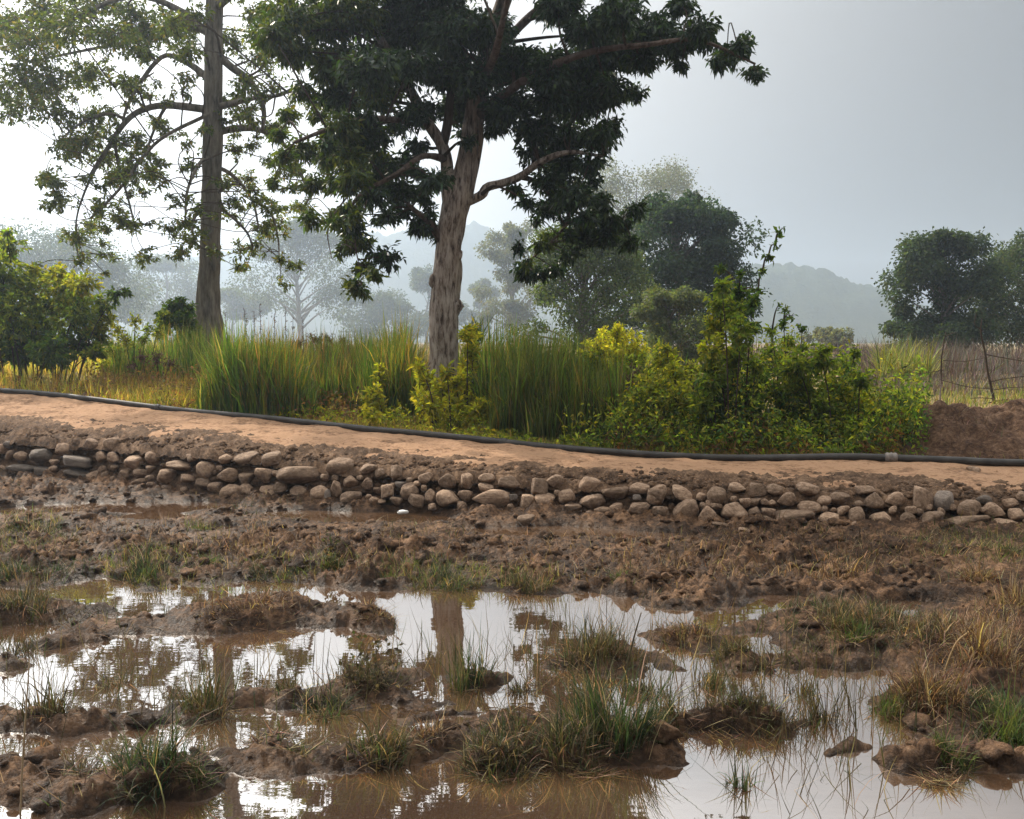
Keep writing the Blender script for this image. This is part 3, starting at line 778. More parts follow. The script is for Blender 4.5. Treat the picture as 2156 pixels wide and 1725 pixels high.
# knots and burrs on the trunk
for u, v, r_ in ((966, 645, 9), (968, 535, 6), (911, 592, 8)):
    V, Fc = ICO2; c = at(u, v, D2 - 0.12)
    mk('burr', V * (1 + 0.9 * noise3(V, 1.7, int(u))[:, None]) * np.array([1.0, .8, 1.7]) * r_ / F * D2 + c, Fc, M['bark_red'], big, smoothf=True)
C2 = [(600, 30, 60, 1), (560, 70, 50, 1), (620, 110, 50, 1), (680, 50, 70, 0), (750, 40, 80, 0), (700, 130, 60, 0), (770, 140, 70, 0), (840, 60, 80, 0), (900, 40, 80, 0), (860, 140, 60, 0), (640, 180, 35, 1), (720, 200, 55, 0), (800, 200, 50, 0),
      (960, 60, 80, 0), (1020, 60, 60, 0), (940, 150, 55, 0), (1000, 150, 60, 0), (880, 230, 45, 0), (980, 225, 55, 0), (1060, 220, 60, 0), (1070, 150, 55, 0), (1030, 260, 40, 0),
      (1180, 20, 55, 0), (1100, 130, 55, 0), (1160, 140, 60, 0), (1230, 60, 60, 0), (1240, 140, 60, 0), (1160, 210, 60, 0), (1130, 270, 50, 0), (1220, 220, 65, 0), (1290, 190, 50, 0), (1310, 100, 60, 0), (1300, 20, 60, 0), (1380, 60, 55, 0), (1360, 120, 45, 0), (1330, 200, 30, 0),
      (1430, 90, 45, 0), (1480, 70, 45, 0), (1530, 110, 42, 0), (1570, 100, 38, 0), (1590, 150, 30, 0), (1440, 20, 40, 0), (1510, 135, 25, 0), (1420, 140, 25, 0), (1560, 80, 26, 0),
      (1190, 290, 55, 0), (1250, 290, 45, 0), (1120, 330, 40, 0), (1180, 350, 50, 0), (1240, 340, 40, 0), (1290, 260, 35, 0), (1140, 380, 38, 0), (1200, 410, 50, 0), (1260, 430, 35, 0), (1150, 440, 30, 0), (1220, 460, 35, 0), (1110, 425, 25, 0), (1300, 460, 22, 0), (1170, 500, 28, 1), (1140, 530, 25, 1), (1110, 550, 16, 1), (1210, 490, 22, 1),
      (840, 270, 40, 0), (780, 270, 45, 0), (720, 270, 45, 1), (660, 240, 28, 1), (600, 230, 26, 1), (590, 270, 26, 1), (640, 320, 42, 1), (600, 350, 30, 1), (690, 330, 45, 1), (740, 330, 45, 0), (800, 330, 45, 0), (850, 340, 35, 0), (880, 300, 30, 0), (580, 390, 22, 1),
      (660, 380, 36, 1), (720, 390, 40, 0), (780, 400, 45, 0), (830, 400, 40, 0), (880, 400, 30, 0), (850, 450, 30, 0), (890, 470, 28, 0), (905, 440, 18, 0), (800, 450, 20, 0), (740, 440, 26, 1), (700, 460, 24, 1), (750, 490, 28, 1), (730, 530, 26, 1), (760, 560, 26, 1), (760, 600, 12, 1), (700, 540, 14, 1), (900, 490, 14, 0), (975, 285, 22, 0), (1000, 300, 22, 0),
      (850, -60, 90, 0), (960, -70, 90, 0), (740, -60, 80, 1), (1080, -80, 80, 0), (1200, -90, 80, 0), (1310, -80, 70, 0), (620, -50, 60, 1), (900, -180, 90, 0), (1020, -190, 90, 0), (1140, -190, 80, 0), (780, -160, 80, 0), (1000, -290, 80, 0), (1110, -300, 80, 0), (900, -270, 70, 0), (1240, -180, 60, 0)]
cl = []
for u, v, r_, pi in C2:
    edge = abs(u - 1000) / 600
    for rep in range(2 if r_ >= 45 else 1):
        dy = rng.normal(0, 1) * 1.5 * max(0.25, 1 - edge ** 2) if rep else rng.normal(0, .5) - (1.0 if edge > .6 else .2)
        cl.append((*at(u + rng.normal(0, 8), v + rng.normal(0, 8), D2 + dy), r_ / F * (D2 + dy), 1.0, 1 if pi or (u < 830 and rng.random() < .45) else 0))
sk_ = np.vstack([b_[8:] for b_ in br[7:]] + [br[3][14:], br[4][4:], br[5][8:]])
sk_ = sk_[sk_[:, 2] < at(900, 180, D2)[2]]
for i_ in rng.choice(len(sk_), 70):
    p_ = sk_[i_, :3] + rng.normal(0, 1, 3) * np.array([.26, .4, .2]) + np.array([0, 0, -.06])
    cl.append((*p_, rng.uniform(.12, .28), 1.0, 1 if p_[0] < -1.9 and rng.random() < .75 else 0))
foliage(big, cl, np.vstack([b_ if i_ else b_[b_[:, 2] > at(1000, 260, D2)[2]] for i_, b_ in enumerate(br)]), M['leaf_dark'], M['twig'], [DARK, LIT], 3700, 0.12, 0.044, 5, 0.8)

# --- the tall straight tree at left
D1 = 22.0
tb = at(440, 740, D1)
tall = thing('tall_tree', 'tall straight grey-trunked tree with airy sprays of small leaves at left', 'tree', (tb[0], tb[1], meadow_z(tb[0], tb[1])))
tr = limb(tall, px([(436, 775, 58), (437, 735, 44), (438, 690, 32), (437, 650, 26), (439, 600, 22.5), (442, 520, 20.5), (445, 420, 20), (448, 300, 20), (449, 200, 19), (450, 100, 18), (452, 0, 17), (455, -150, 14), (458, -300, 9), (460, -420, 4)], D1),
          M['bark_grey'], 'trunk', 18, 80, 0.07, 0.012, 8)
br = [tr]
for L in ([(448, 232, 9), (400, 226, 8), (350, 222, 7.5), (310, 228, 7), (278, 244, 6), (250, 275, 5), (225, 315, 4.5), (205, 345, 4), (190, 368, 2.5)],
          [(448, 175, 8), (420, 150, 7, .2), (385, 128, 6, .3), (345, 118, 5, .4), (305, 160, 4, .3), (272, 215, 3.5, .1), (258, 255, 2.5)],
          [(448, 78, 9), (415, 50, 8), (375, 20, 7), (310, -5, 6), (240, 0, 5, -.5), (180, 30, 4, -1), (120, 55, 3, -1.2), (60, 60, 2, -1.3)],
          [(448, 70, 7), (400, 60, 6, 1), (340, 75, 5, 2), (260, 90, 4, 2.8), (160, 110, 3, 3.2), (60, 130, 2, 3.5)],
          [(452, 110, 9), (485, 140, 8), (520, 165, 7), (545, 198, 6), (556, 240, 5), (552, 275, 3)],
          [(452, 228, 8), (500, 215, 6, -.3), (545, 205, 5, -.5), (590, 200, 4, -.7), (640, 172, 2.5, -.9)],
          [(452, 280, 8), (505, 270, 7, .4), (550, 275, 6, .7), (590, 298, 5, .9), (620, 335, 4, 1), (655, 420, 2.5, 1)],
          [(448, 330, 5), (420, 345, 4, -.8), (395, 400, 3, -1.3), (390, 460, 2, -1.4)],
          [(452, 350, 5), (490, 370, 4, .6), (530, 420, 3, 1), (545, 480, 2, 1)],
          [(452, 20, 9), (500, -20, 7, -.8), (570, -60, 6, -1.4), (650, -80, 4, -1.8)],
          [(454, -90, 9), (400, -130, 7, .8), (300, -150, 5, 1.4), (200, -140, 4, 1.8)],
          [(440, 240, 4, -.2), (330, 300, 3.5, -.6), (250, 400, 3, -.8), (190, 460, 2, -.8)],
          [(265, 250, 3), (225, 240, 3, -.3), (170, 260, 2.5, -.5), (120, 300, 2, -.6)],
          [(215, 330, 3), (180, 400, 2.5, -.3), (160, 470, 1.8, -.3), (165, 550, 1.2, -.3)],
          [(240, 290, 3.5), (250, 350, 3, .3), (270, 420, 2.5, .4), (285, 480, 1.5, .4)],
          [(350, 222, 4), (330, 260, 3, .5), (310, 320, 2.5, .8), (322, 350, 1.5, .8)],
          [(448, 420, 4), (425, 440, 3, -.4), (405, 470, 2.5, -.6), (410, 510, 1.5, -.6)],
          [(452, 440, 4), (480, 450, 3, .4), (520, 490, 2.5, .6), (532, 525, 1.5, .6)],
          [(530, 420, 3, 1), (570, 450, 2.5, 1.1), (585, 500, 2, 1.1), (588, 550, 1.2, 1.1)]):
    br.append(limb(tall, px(L, D1), M['bark_grey'], 'branch', 8, 24, 0.1, 0, 9))
C1 = [(60, 80, 80), (150, 60, 70), (230, 80, 60), (100, 170, 65), (30, 150, 60), (190, 160, 55), (300, 60, 55), (350, 50, 50), (270, 180, 42), (310, 120, 38), (60, 220, 48), (120, 235, 35), (10, 40, 60), (10, 220, 40), (90, 20, 50), (180, 10, 50), (250, 10, 45),
      (200, 240, 38), (150, 270, 30), (190, 290, 42), (160, 330, 40), (220, 340, 42), (120, 370, 36), (270, 350, 40), (315, 345, 30), (140, 420, 36), (90, 380, 22), (240, 385, 30), (265, 460, 30), (215, 440, 26), (195, 480, 30), (150, 490, 32), (165, 540, 24), (215, 520, 18), (285, 480, 18), (240, 300, 30), (300, 290, 30), (330, 260, 24),
      (390, 100, 42), (400, 180, 30), (370, 60, 40), (380, 300, 22), (410, 350, 18), (390, 470, 26), (410, 500, 18), (380, 490, 18), (415, 430, 16), (420, 270, 20), (410, 40, 40), (340, 210, 22),
      (500, 180, 40), (550, 130, 40), (520, 250, 34), (570, 270, 30), (500, 320, 30), (520, 380, 34), (560, 430, 30), (540, 480, 22), (600, 350, 38), (600, 230, 30), (480, 400, 24), (640, 430, 30), (690, 460, 26), (500, 80, 40), (520, 520, 16), (585, 545, 18), (490, 440, 20), (620, 400, 26), (560, 330, 26), (640, 200, 24), (530, 30, 40), (590, 60, 30), (575, 470, 22), (480, 290, 20),
      (-60, 90, 70), (-50, 190, 50), (-120, 60, 70), (60, -60, 70), (160, -70, 70), (270, -70, 70), (370, -60, 60), (480, -50, 60), (580, -60, 60), (200, -170, 70), (320, -180, 70), (430, -180, 70), (550, -160, 60), (380, -290, 70), (490, -290, 60), (440, -390, 50), (300, -270, 50), (100, -150, 60)]
cl = []
for u, v, r_ in C1:
    for rep in range(2 if v > -40 else 1):
        dy = rng.normal(0, 1) * 1.7
        cl.append((*at(u + rng.normal(0, 10), v + rng.normal(0, 10), D1 + dy), r_ / F * (D1 + dy), 1.0, 0 if rng.random() < .7 else 1))
sk_ = np.vstack([b_[6:] for b_ in br[1:]])
for i_ in rng.choice(len(sk_), 150):
    p_ = sk_[i_, :3] + rng.normal(0, 1, 3) * np.array([.55, .7, .38]) + np.array([0, 0, -.12])
    cl.append((*p_, rng.uniform(.16, .36), .8, 0 if rng.random() < .7 else 1))
FINE = [(4, (0.06, 0.085, 0.026)), (3, (0.10, 0.125, 0.032)), (.6, (0.13, 0.11, 0.04)), (1, (0.035, 0.055, 0.022))]
FINE2 = [(3, (0.10, 0.125, 0.03)), (1.2, (0.15, 0.13, 0.04)), (2, (0.06, 0.09, 0.028))]
foliage(tall, cl, np.vstack(br[1:] + [br[0][br[0][:, 2] > at(450, 40, D1)[2]]]), M['leaf_fine'], M['twig'], [FINE, FINE2], 1050, 0.115, 0.05, 5, 0.25)

# --- trees in the distance
def far_tree(name, label, u, vtop, vbase, hw, D, pal, nl=9000, lsize=0.30, lobes=34, shape=1.0, gappy=0.0, trunk=True, low=0.22, group='trees in the haze beyond the meadow'):
    if D > 115: D *= 1.35; lsize *= 1.3; hw *= 1.35 if u < 1060 else 1.1
    base = at(u, vbase, D); base[2] = min(base[2], 1.0)
    top = at(u, vtop, D); H = top[2] - base[2]; Wd = hw / F * D
    t = thing(name, label, 'tree', base, group)
    rs = np.random.default_rng(int(u * 7 + vtop))
    S = [np.r_[base + [0, 0, -0.3], 0.022 * H + .05], np.r_[base + [0.02 * H * rs.normal(), 0, H * .3], 0.016 * H + .03], np.r_[base + [0.03 * H * rs.normal(), 0, H * .6], 0.009 * H + .02], np.r_[base + [0, 0, H * .88], 0.02]]
    sk = [limb(t, S, M['bark_grey'], 'trunk', 8, 24, 0.1, 0, 5)]
    lf = Bag(); tw = Bag()
    for i in range(lobes):
        f_ = low + (1 - low) * rs.random() ** 0.85
        prof = (math.sin(math.pi * min(1, ((f_ - low) / (1 - low)) * 0.72 + 0.24)) ** 0.5)
        a = rs.random() * 6.283; rad = Wd * prof * math.sqrt(rs.random()) * 0.92
        lr = Wd * rs.uniform(0.13, 0.34) * (0.8 if f_ > .8 else 1)
        c = base + [math.cos(a) * rad, math.sin(a) * rad * .8, H * f_ - (lr * .7 if f_ > .85 else 0)]
        s = sk[0][int(np.clip((f_ - .15) * 22, 3, 22))]
        q = spline(np.array([s[:3], (s[:3] + c) / 2 + [0, 0, .02 * H], c]), 6)
        V, fc = tube(q, np.linspace(max(.02, s[3] * .5), 0.015, 6), 4); tw.add(V, fc)
        n = int(1.15 * nl * (1.7 if D > 150 else 1) / lobes * (1 - .35 * gappy * rs.random()))
        o = unit(n) * (rng.random(n) ** 0.4)[:, None] * lr * (1 + 0.35 * rng.normal(0, 1, (n, 1)) * 0.5)
        o[:, 2] *= .75
        dirn = o / (np.linalg.norm(o, axis=1)[:, None] + 1e-6) + unit(n) * 1.0; dirn[:, 2] -= .3
        V, Q, T = leaves(c + o, dirn, .82 * lsize * rng.uniform(.6, 1.3, n), lsize * .55 * rng.uniform(.7, 1.2, n), pick(pal, n)); lf.add(V, Q, T)
    tw.build('limbs', M['bark_grey'], t, smoothf=True)['kind'] = 'stuff'
    lf.build('crown', M['far_leaf'], t)['kind'] = 'stuff'
    return t
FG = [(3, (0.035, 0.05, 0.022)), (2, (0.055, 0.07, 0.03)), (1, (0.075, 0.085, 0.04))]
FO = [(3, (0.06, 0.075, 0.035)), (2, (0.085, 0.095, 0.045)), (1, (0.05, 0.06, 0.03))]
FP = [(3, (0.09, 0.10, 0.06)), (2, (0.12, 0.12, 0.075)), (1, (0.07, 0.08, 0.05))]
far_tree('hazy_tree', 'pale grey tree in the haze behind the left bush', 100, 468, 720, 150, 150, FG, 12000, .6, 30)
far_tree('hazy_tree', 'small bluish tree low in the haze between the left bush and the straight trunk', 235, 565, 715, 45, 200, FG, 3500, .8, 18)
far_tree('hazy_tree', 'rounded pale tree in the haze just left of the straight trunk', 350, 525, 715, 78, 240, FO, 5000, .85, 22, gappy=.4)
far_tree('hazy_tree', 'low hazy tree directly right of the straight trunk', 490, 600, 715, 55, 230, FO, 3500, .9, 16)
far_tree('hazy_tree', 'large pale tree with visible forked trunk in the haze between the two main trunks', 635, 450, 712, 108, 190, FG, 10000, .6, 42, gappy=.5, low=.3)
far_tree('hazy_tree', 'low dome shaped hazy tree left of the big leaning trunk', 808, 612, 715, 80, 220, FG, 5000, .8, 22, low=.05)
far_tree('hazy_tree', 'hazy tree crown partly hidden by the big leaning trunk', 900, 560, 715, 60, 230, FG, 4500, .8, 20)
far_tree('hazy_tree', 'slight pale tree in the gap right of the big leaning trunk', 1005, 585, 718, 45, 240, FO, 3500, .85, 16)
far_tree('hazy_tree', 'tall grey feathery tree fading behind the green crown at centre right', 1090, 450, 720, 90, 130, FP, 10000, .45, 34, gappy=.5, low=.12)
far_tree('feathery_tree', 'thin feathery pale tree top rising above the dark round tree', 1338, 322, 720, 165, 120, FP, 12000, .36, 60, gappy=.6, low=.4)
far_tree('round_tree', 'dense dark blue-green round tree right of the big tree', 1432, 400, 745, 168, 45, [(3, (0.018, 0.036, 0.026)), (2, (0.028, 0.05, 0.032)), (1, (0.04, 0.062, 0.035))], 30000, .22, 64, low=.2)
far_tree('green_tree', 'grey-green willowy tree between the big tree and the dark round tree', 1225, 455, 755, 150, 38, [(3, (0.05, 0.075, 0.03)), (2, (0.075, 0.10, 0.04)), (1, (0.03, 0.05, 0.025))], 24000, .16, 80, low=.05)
far_tree('grey_green_bush_tree', 'low grey-green bushy tree in front of the dark round tree', 1410, 600, 760, 110, 32, [(3, (0.07, 0.09, 0.045)), (2, (0.10, 0.115, 0.06))], 13000, .14, 44, low=.04)
far_tree('dark_tree', 'big dark domed tree standing beyond the fence at right', 1980, 474, 765, 138, 48, [(3, (0.026, 0.045, 0.028)), (2, (0.04, 0.06, 0.035)), (1, (0.06, 0.08, 0.042))], 34000, .22, 60, low=.03)
far_tree('dark_tree', 'dark tree cut off by the right edge of view behind the fence', 2165, 482, 765, 138, 52, [(3, (0.03, 0.05, 0.03)), (2, (0.05, 0.068, 0.036)), (1, (0.07, 0.085, 0.042))], 18000, .22, 60, low=.2)
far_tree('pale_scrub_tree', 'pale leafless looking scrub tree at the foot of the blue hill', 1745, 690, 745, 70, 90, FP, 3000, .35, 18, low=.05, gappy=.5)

# ------------------------------------------------------------------ shrubs behind the path
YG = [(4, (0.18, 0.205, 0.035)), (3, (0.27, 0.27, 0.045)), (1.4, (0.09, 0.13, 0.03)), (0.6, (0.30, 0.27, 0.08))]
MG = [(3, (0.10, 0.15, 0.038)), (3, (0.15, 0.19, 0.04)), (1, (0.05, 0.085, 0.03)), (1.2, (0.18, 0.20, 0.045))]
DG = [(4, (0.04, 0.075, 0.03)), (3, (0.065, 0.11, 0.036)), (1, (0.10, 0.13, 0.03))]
BR = [(3, (0.13, 0.075, 0.05)), (2, (0.19, 0.12, 0.08)), (1, (0.10, 0.085, 0.04))]
YL = [(4, (0.24, 0.25, 0.04)), (3, (0.34, 0.32, 0.05)), (1, (0.12, 0.16, 0.03))]
def shrub(name, label, D, clumps, stems, nleaf, llen, lwid, spray=7, droop=.1, cat='shrub', group=None, upright=0.0, mat='leaf_bush', swell=1.0):
    """clumps: (u, v, r, palette[, depth offset])   stems: u at the foot, then each clump gets a stem"""
    uf, vf = stems
    b = at(uf, vf, D); b[2] = meadow_z(b[0], b[1]) if D > 10 else b[2]
    t = thing(name, label, cat, b, group)
    st, lf = Bag(), Bag(); big_ = []
    for c in sorted(clumps, key=lambda c: -c[2] if c[2] >= 13 else -c[2] + 0.0):
        d = D + (c[4] if len(c) > 4 else rng.normal(0, .35))
        cen = at(c[0], c[1], d); r_ = c[2] / F * d * swell
        ft = b + [(cen[0] - b[0]) * .55 + rng.normal(0, .05), (d - D) * .7, 0]
        ft[2] = float(meadow_z(ft[0], ft[1])) - .05
        if c[2] < 13 and big_:
            ft = min(big_, key=lambda g_: np.linalg.norm(g_ - cen) + 8.0 * max(0, g_[2] - cen[2])).copy()
        if c[2] >= 7: big_.append(cen)
        mid = ft * .45 + cen * .55 + [(ft[0] - cen[0]) * .15, 0, 0.05]
        q = spline(np.array([ft, mid, cen]), 9)
        V, fc = tube(q, np.linspace(.014, .005, 9), 5); st.add(V, fc)
        ns = max(3, int(4.2 * nleaf * r_ * r_ / spray))
        o = unit(ns) * (rng.random(ns) ** .45)[:, None] * r_
        tip = cen + o; ax = o + [0, 0, upright * r_]; ax = ax / (np.linalg.norm(ax, axis=1)[:, None] + 1e-9)
        for a in tip[:max(5, ns // 4)]:
            V, fc = tube(np.array([cen + (a - cen) * .1 - [0, 0, r_ * .2], cen + (a - cen) * .6, a]), np.array([.005, .004, .003]), 3); st.add(V, fc)
        m = rng.poisson(spray, ns) + 1; idx = np.repeat(np.arange(ns), m); N = len(idx)
        dr = ax[idx] * .8 + unit(N) * .9; dr[:, 2] -= droop
        bs = tip[idx] - ax[idx] * (rng.random(N) * .14)[:, None]
        V, Q, T = leaves(bs, dr, llen * rng.uniform(.6, 1.3, N), lwid * rng.uniform(.7, 1.2, N), pick(c[3], N)); lf.add(V, Q, T)
    st.build('stems', M['twig'], t, smoothf=True)['kind'] = 'stuff'
    lf.build('foliage', M[mat], t)['kind'] = 'stuff'
    return t
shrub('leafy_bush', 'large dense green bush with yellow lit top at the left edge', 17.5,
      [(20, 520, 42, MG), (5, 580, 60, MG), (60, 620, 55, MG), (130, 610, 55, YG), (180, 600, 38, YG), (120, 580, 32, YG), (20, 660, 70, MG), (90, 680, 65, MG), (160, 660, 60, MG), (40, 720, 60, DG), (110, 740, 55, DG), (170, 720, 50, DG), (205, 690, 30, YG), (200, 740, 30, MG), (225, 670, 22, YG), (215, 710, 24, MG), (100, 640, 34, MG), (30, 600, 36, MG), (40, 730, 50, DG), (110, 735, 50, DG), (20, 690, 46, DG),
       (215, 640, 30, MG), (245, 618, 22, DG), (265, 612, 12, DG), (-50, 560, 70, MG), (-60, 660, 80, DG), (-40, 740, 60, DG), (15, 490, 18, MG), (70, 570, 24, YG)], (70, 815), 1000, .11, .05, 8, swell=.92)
shrub('yellow_bush', 'loose yellow-green weeds on the grassy bank between the left bush and the straight trunk', 18.0,
      [(250, 690, 22, YG), (285, 675, 18, YG), (310, 690, 16, MG), (265, 715, 22, YG), (235, 735, 24, MG), (330, 700, 14, YG), (220, 770, 20, YG), (300, 715, 18, MG)], (270, 790), 1200, .09, .03, 7, 0, upright=1)
shrub('leafy_bush', 'small dark green bush beside the foot of the straight trunk', 21.0,
      [(375, 640, 22, DG), (360, 665, 30, DG), (385, 680, 32, DG), (345, 672, 18, MG), (400, 650, 14, DG), (395, 700, 28, DG), (340, 700, 20, MG)], (375, 735), 2000, .11, .055, 7)
shrub('yellow_shrub', 'bright yellow-green weed shrub growing round the foot of the big leaning tree', 13.3,
      [(900, 800, 22, YL), (930, 820, 30, YL), (960, 800, 24, YL), (905, 850, 28, YL), (950, 860, 34, YL), (985, 840, 28, YL), (1010, 860, 24, YL), (1025, 850, 16, YL), (920, 890, 24, YL), (975, 890, 26, YL), (885, 770, 14, YL), (880, 830, 14, YL), (1000, 895, 16, YL), (940, 780, 14, YL)], (945, 918), 1700, .125, .042, 7, .15, upright=.6, swell=1.15)
shrub('yellow_shrub', 'tall slender yellow-green shoots climbing the right side of the big leaning trunk', 13.9,
      [(985, 700, 16, YL), (992, 730, 20, YL), (982, 765, 20, YL), (975, 800, 18, YL), (1000, 690, 10, YL), (988, 780, 14, YL)], (985, 905), 2200, .12, .04, 7, .05, upright=1, swell=1.1)
shrub('yellow_shrub', 'slim yellow-green weed standing before the reeds left of the big trunk', 13.3,
      [(803, 770, 9, YL), (798, 795, 13, YL), (790, 820, 16, YL), (778, 845, 15, YL), (800, 850, 14, YL), (785, 870, 14, YL), (770, 860, 8, YL)], (790, 905), 2200, .11, .036, 6, .05, upright=1, swell=1.1)
shrub('yellow_bush', 'rounded yellow-green bush behind the reeds right of centre', 14.6,
      [(1290, 725, 34, YL), (1330, 735, 32, YL), (1260, 740, 30, YL), (1300, 765, 36, YL), (1240, 770, 30, MG), (1340, 775, 30, MG), (1300, 700, 16, YL), (1270, 790, 30, MG)], (1300, 850), 2000, .08, .03, 8, -.1, upright=1, swell=1.35)
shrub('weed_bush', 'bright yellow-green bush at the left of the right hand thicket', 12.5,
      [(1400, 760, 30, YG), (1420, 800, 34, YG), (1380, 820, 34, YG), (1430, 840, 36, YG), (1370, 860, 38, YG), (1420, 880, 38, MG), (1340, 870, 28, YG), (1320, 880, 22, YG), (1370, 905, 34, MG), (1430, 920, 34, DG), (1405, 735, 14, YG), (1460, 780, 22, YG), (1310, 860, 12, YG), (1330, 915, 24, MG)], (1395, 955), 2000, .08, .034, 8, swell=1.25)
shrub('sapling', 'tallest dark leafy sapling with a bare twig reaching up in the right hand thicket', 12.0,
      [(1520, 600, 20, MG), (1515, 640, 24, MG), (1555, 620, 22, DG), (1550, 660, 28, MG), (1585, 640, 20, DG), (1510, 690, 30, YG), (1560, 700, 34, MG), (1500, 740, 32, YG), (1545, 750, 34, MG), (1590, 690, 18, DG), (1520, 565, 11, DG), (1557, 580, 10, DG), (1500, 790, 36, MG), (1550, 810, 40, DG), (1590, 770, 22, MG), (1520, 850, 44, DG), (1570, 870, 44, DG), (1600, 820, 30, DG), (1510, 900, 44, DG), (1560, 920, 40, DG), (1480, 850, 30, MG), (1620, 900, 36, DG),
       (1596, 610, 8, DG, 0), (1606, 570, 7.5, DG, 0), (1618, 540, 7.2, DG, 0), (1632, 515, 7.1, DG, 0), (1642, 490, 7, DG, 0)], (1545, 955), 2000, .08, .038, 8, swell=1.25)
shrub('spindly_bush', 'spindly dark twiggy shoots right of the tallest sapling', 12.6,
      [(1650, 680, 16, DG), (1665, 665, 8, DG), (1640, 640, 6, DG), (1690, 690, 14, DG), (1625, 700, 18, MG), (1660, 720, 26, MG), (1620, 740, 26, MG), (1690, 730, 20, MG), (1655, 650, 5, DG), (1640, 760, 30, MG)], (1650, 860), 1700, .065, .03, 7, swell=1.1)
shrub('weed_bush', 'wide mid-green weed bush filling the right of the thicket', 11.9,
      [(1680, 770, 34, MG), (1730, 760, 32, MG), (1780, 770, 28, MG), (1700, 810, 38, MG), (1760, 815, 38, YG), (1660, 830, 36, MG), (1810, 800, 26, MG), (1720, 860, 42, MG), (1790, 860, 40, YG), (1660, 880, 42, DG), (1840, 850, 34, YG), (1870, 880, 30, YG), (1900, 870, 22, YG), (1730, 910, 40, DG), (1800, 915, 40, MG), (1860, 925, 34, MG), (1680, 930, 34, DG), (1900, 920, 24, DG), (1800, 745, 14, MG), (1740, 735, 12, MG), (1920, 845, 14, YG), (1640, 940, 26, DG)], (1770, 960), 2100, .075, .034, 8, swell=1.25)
shrub('brown_weed', 'reddish brown dry weed standing between the reeds and the yellow bush', 13.2,
      [(1325, 800, 26, BR), (1310, 830, 22, BR), (1340, 780, 18, BR), (1320, 860, 18, BR)], (1325, 900), 1300, .06, .02, 7, mat='straw')
shrub('brown_weed', 'pinkish brown seed-topped weed behind the bright bush', 13.6,
      [(1445, 790, 18, BR), (1450, 770, 14, BR), (1460, 815, 16, BR)], (1450, 880), 1300, .05, .02, 7, mat='straw')
shrub('brown_weed', 'russet dry weed patch left of the tall reeds', 17.0,
      [(300, 752, 18, BR), (330, 758, 22, BR), (360, 765, 18, BR), (280, 770, 14, BR)], (325, 800), 1300, .07, .02, 7, mat='straw')
shrub('brown_weed', 'pinkish dry seed heads behind the reeds left of the big trunk', 17.5,
      [(660, 715, 22, BR), (690, 712, 18, BR), (720, 718, 14, BR), (630, 722, 14, BR)], (675, 780), 1300, .07, .02, 7, mat='straw')

# low earth bank overgrown with dry brush
b = at(2080, 968, 11.2); b[2] = float(meadow_z(b[0], b[1]))
bh = thing('earth_bank', 'low reddish brown earth bank matted with dry brush behind the pipe at right', 'earth bank', b)
xs_ = np.linspace(4.55, 9.6, 150); ds_ = np.linspace(0, 2.6, 70)
Xk, Dk = np.meshgrid(xs_, ds_)
Yk = y_pipe(Xk) + 0.32 + Dk + 0.12 * fbm(Xk * 1.7, Dk, 3, 14)
prof = np.clip(np.sin(math.pi * np.clip(Dk / 2.6, 0, 1)) , 0, 1) ** 0.55 * smooth(4.55, 5.25, Xk + .25 * fbm(Xk * 0, Dk * 2.2, 2, 3))
Zk = meadow_z(Xk, Yk) - .06 + prof * (.50 + .22 * fbm(Xk * 1.2, Dk * 1.2, 3, 4)) + prof * (.18 * np.abs(fbm(Xk * 4, Dk * 4, 3, 24)) + .05 * np.abs(fbm(Xk * 14, Dk * 14, 3, 25)))
mk('soil_mound', np.stack([Xk, Yk, Zk], -1).reshape(-1, 3), gridfaces(*Xk.shape), M['red_bank'], bh, smoothf=True)
fi = rng.integers(0, Xk.size, 5000); fi = fi[vnoise(Xk.ravel()[fi] * 2.2, Dk.ravel()[fi] * 2.2, 6) > .45]; fi = fi[prof.ravel()[fi] > .12]
P = np.stack([Xk.ravel()[fi], Yk.ravel()[fi], Zk.ravel()[fi]], -1) + rng.normal(0, .015, (len(fi), 3)); n = len(P)
hb = Bag(); hb.add(*blades(P, rng.uniform(.05, .22, n), rng.uniform(.003, .008, n), rng.uniform(0, 6.28, n), rng.uniform(.3, 1.6, n), rng.uniform(-.6, 1, n), pick([(4, (.07, .04, .028)), (2, (.13, .075, .05)), (.7, (.26, .18, .12)), (.3, (.1, .1, .04))], n, .3), 3))
hb.build('brushwood', M['straw'], bh)['kind'] = 'stuff'
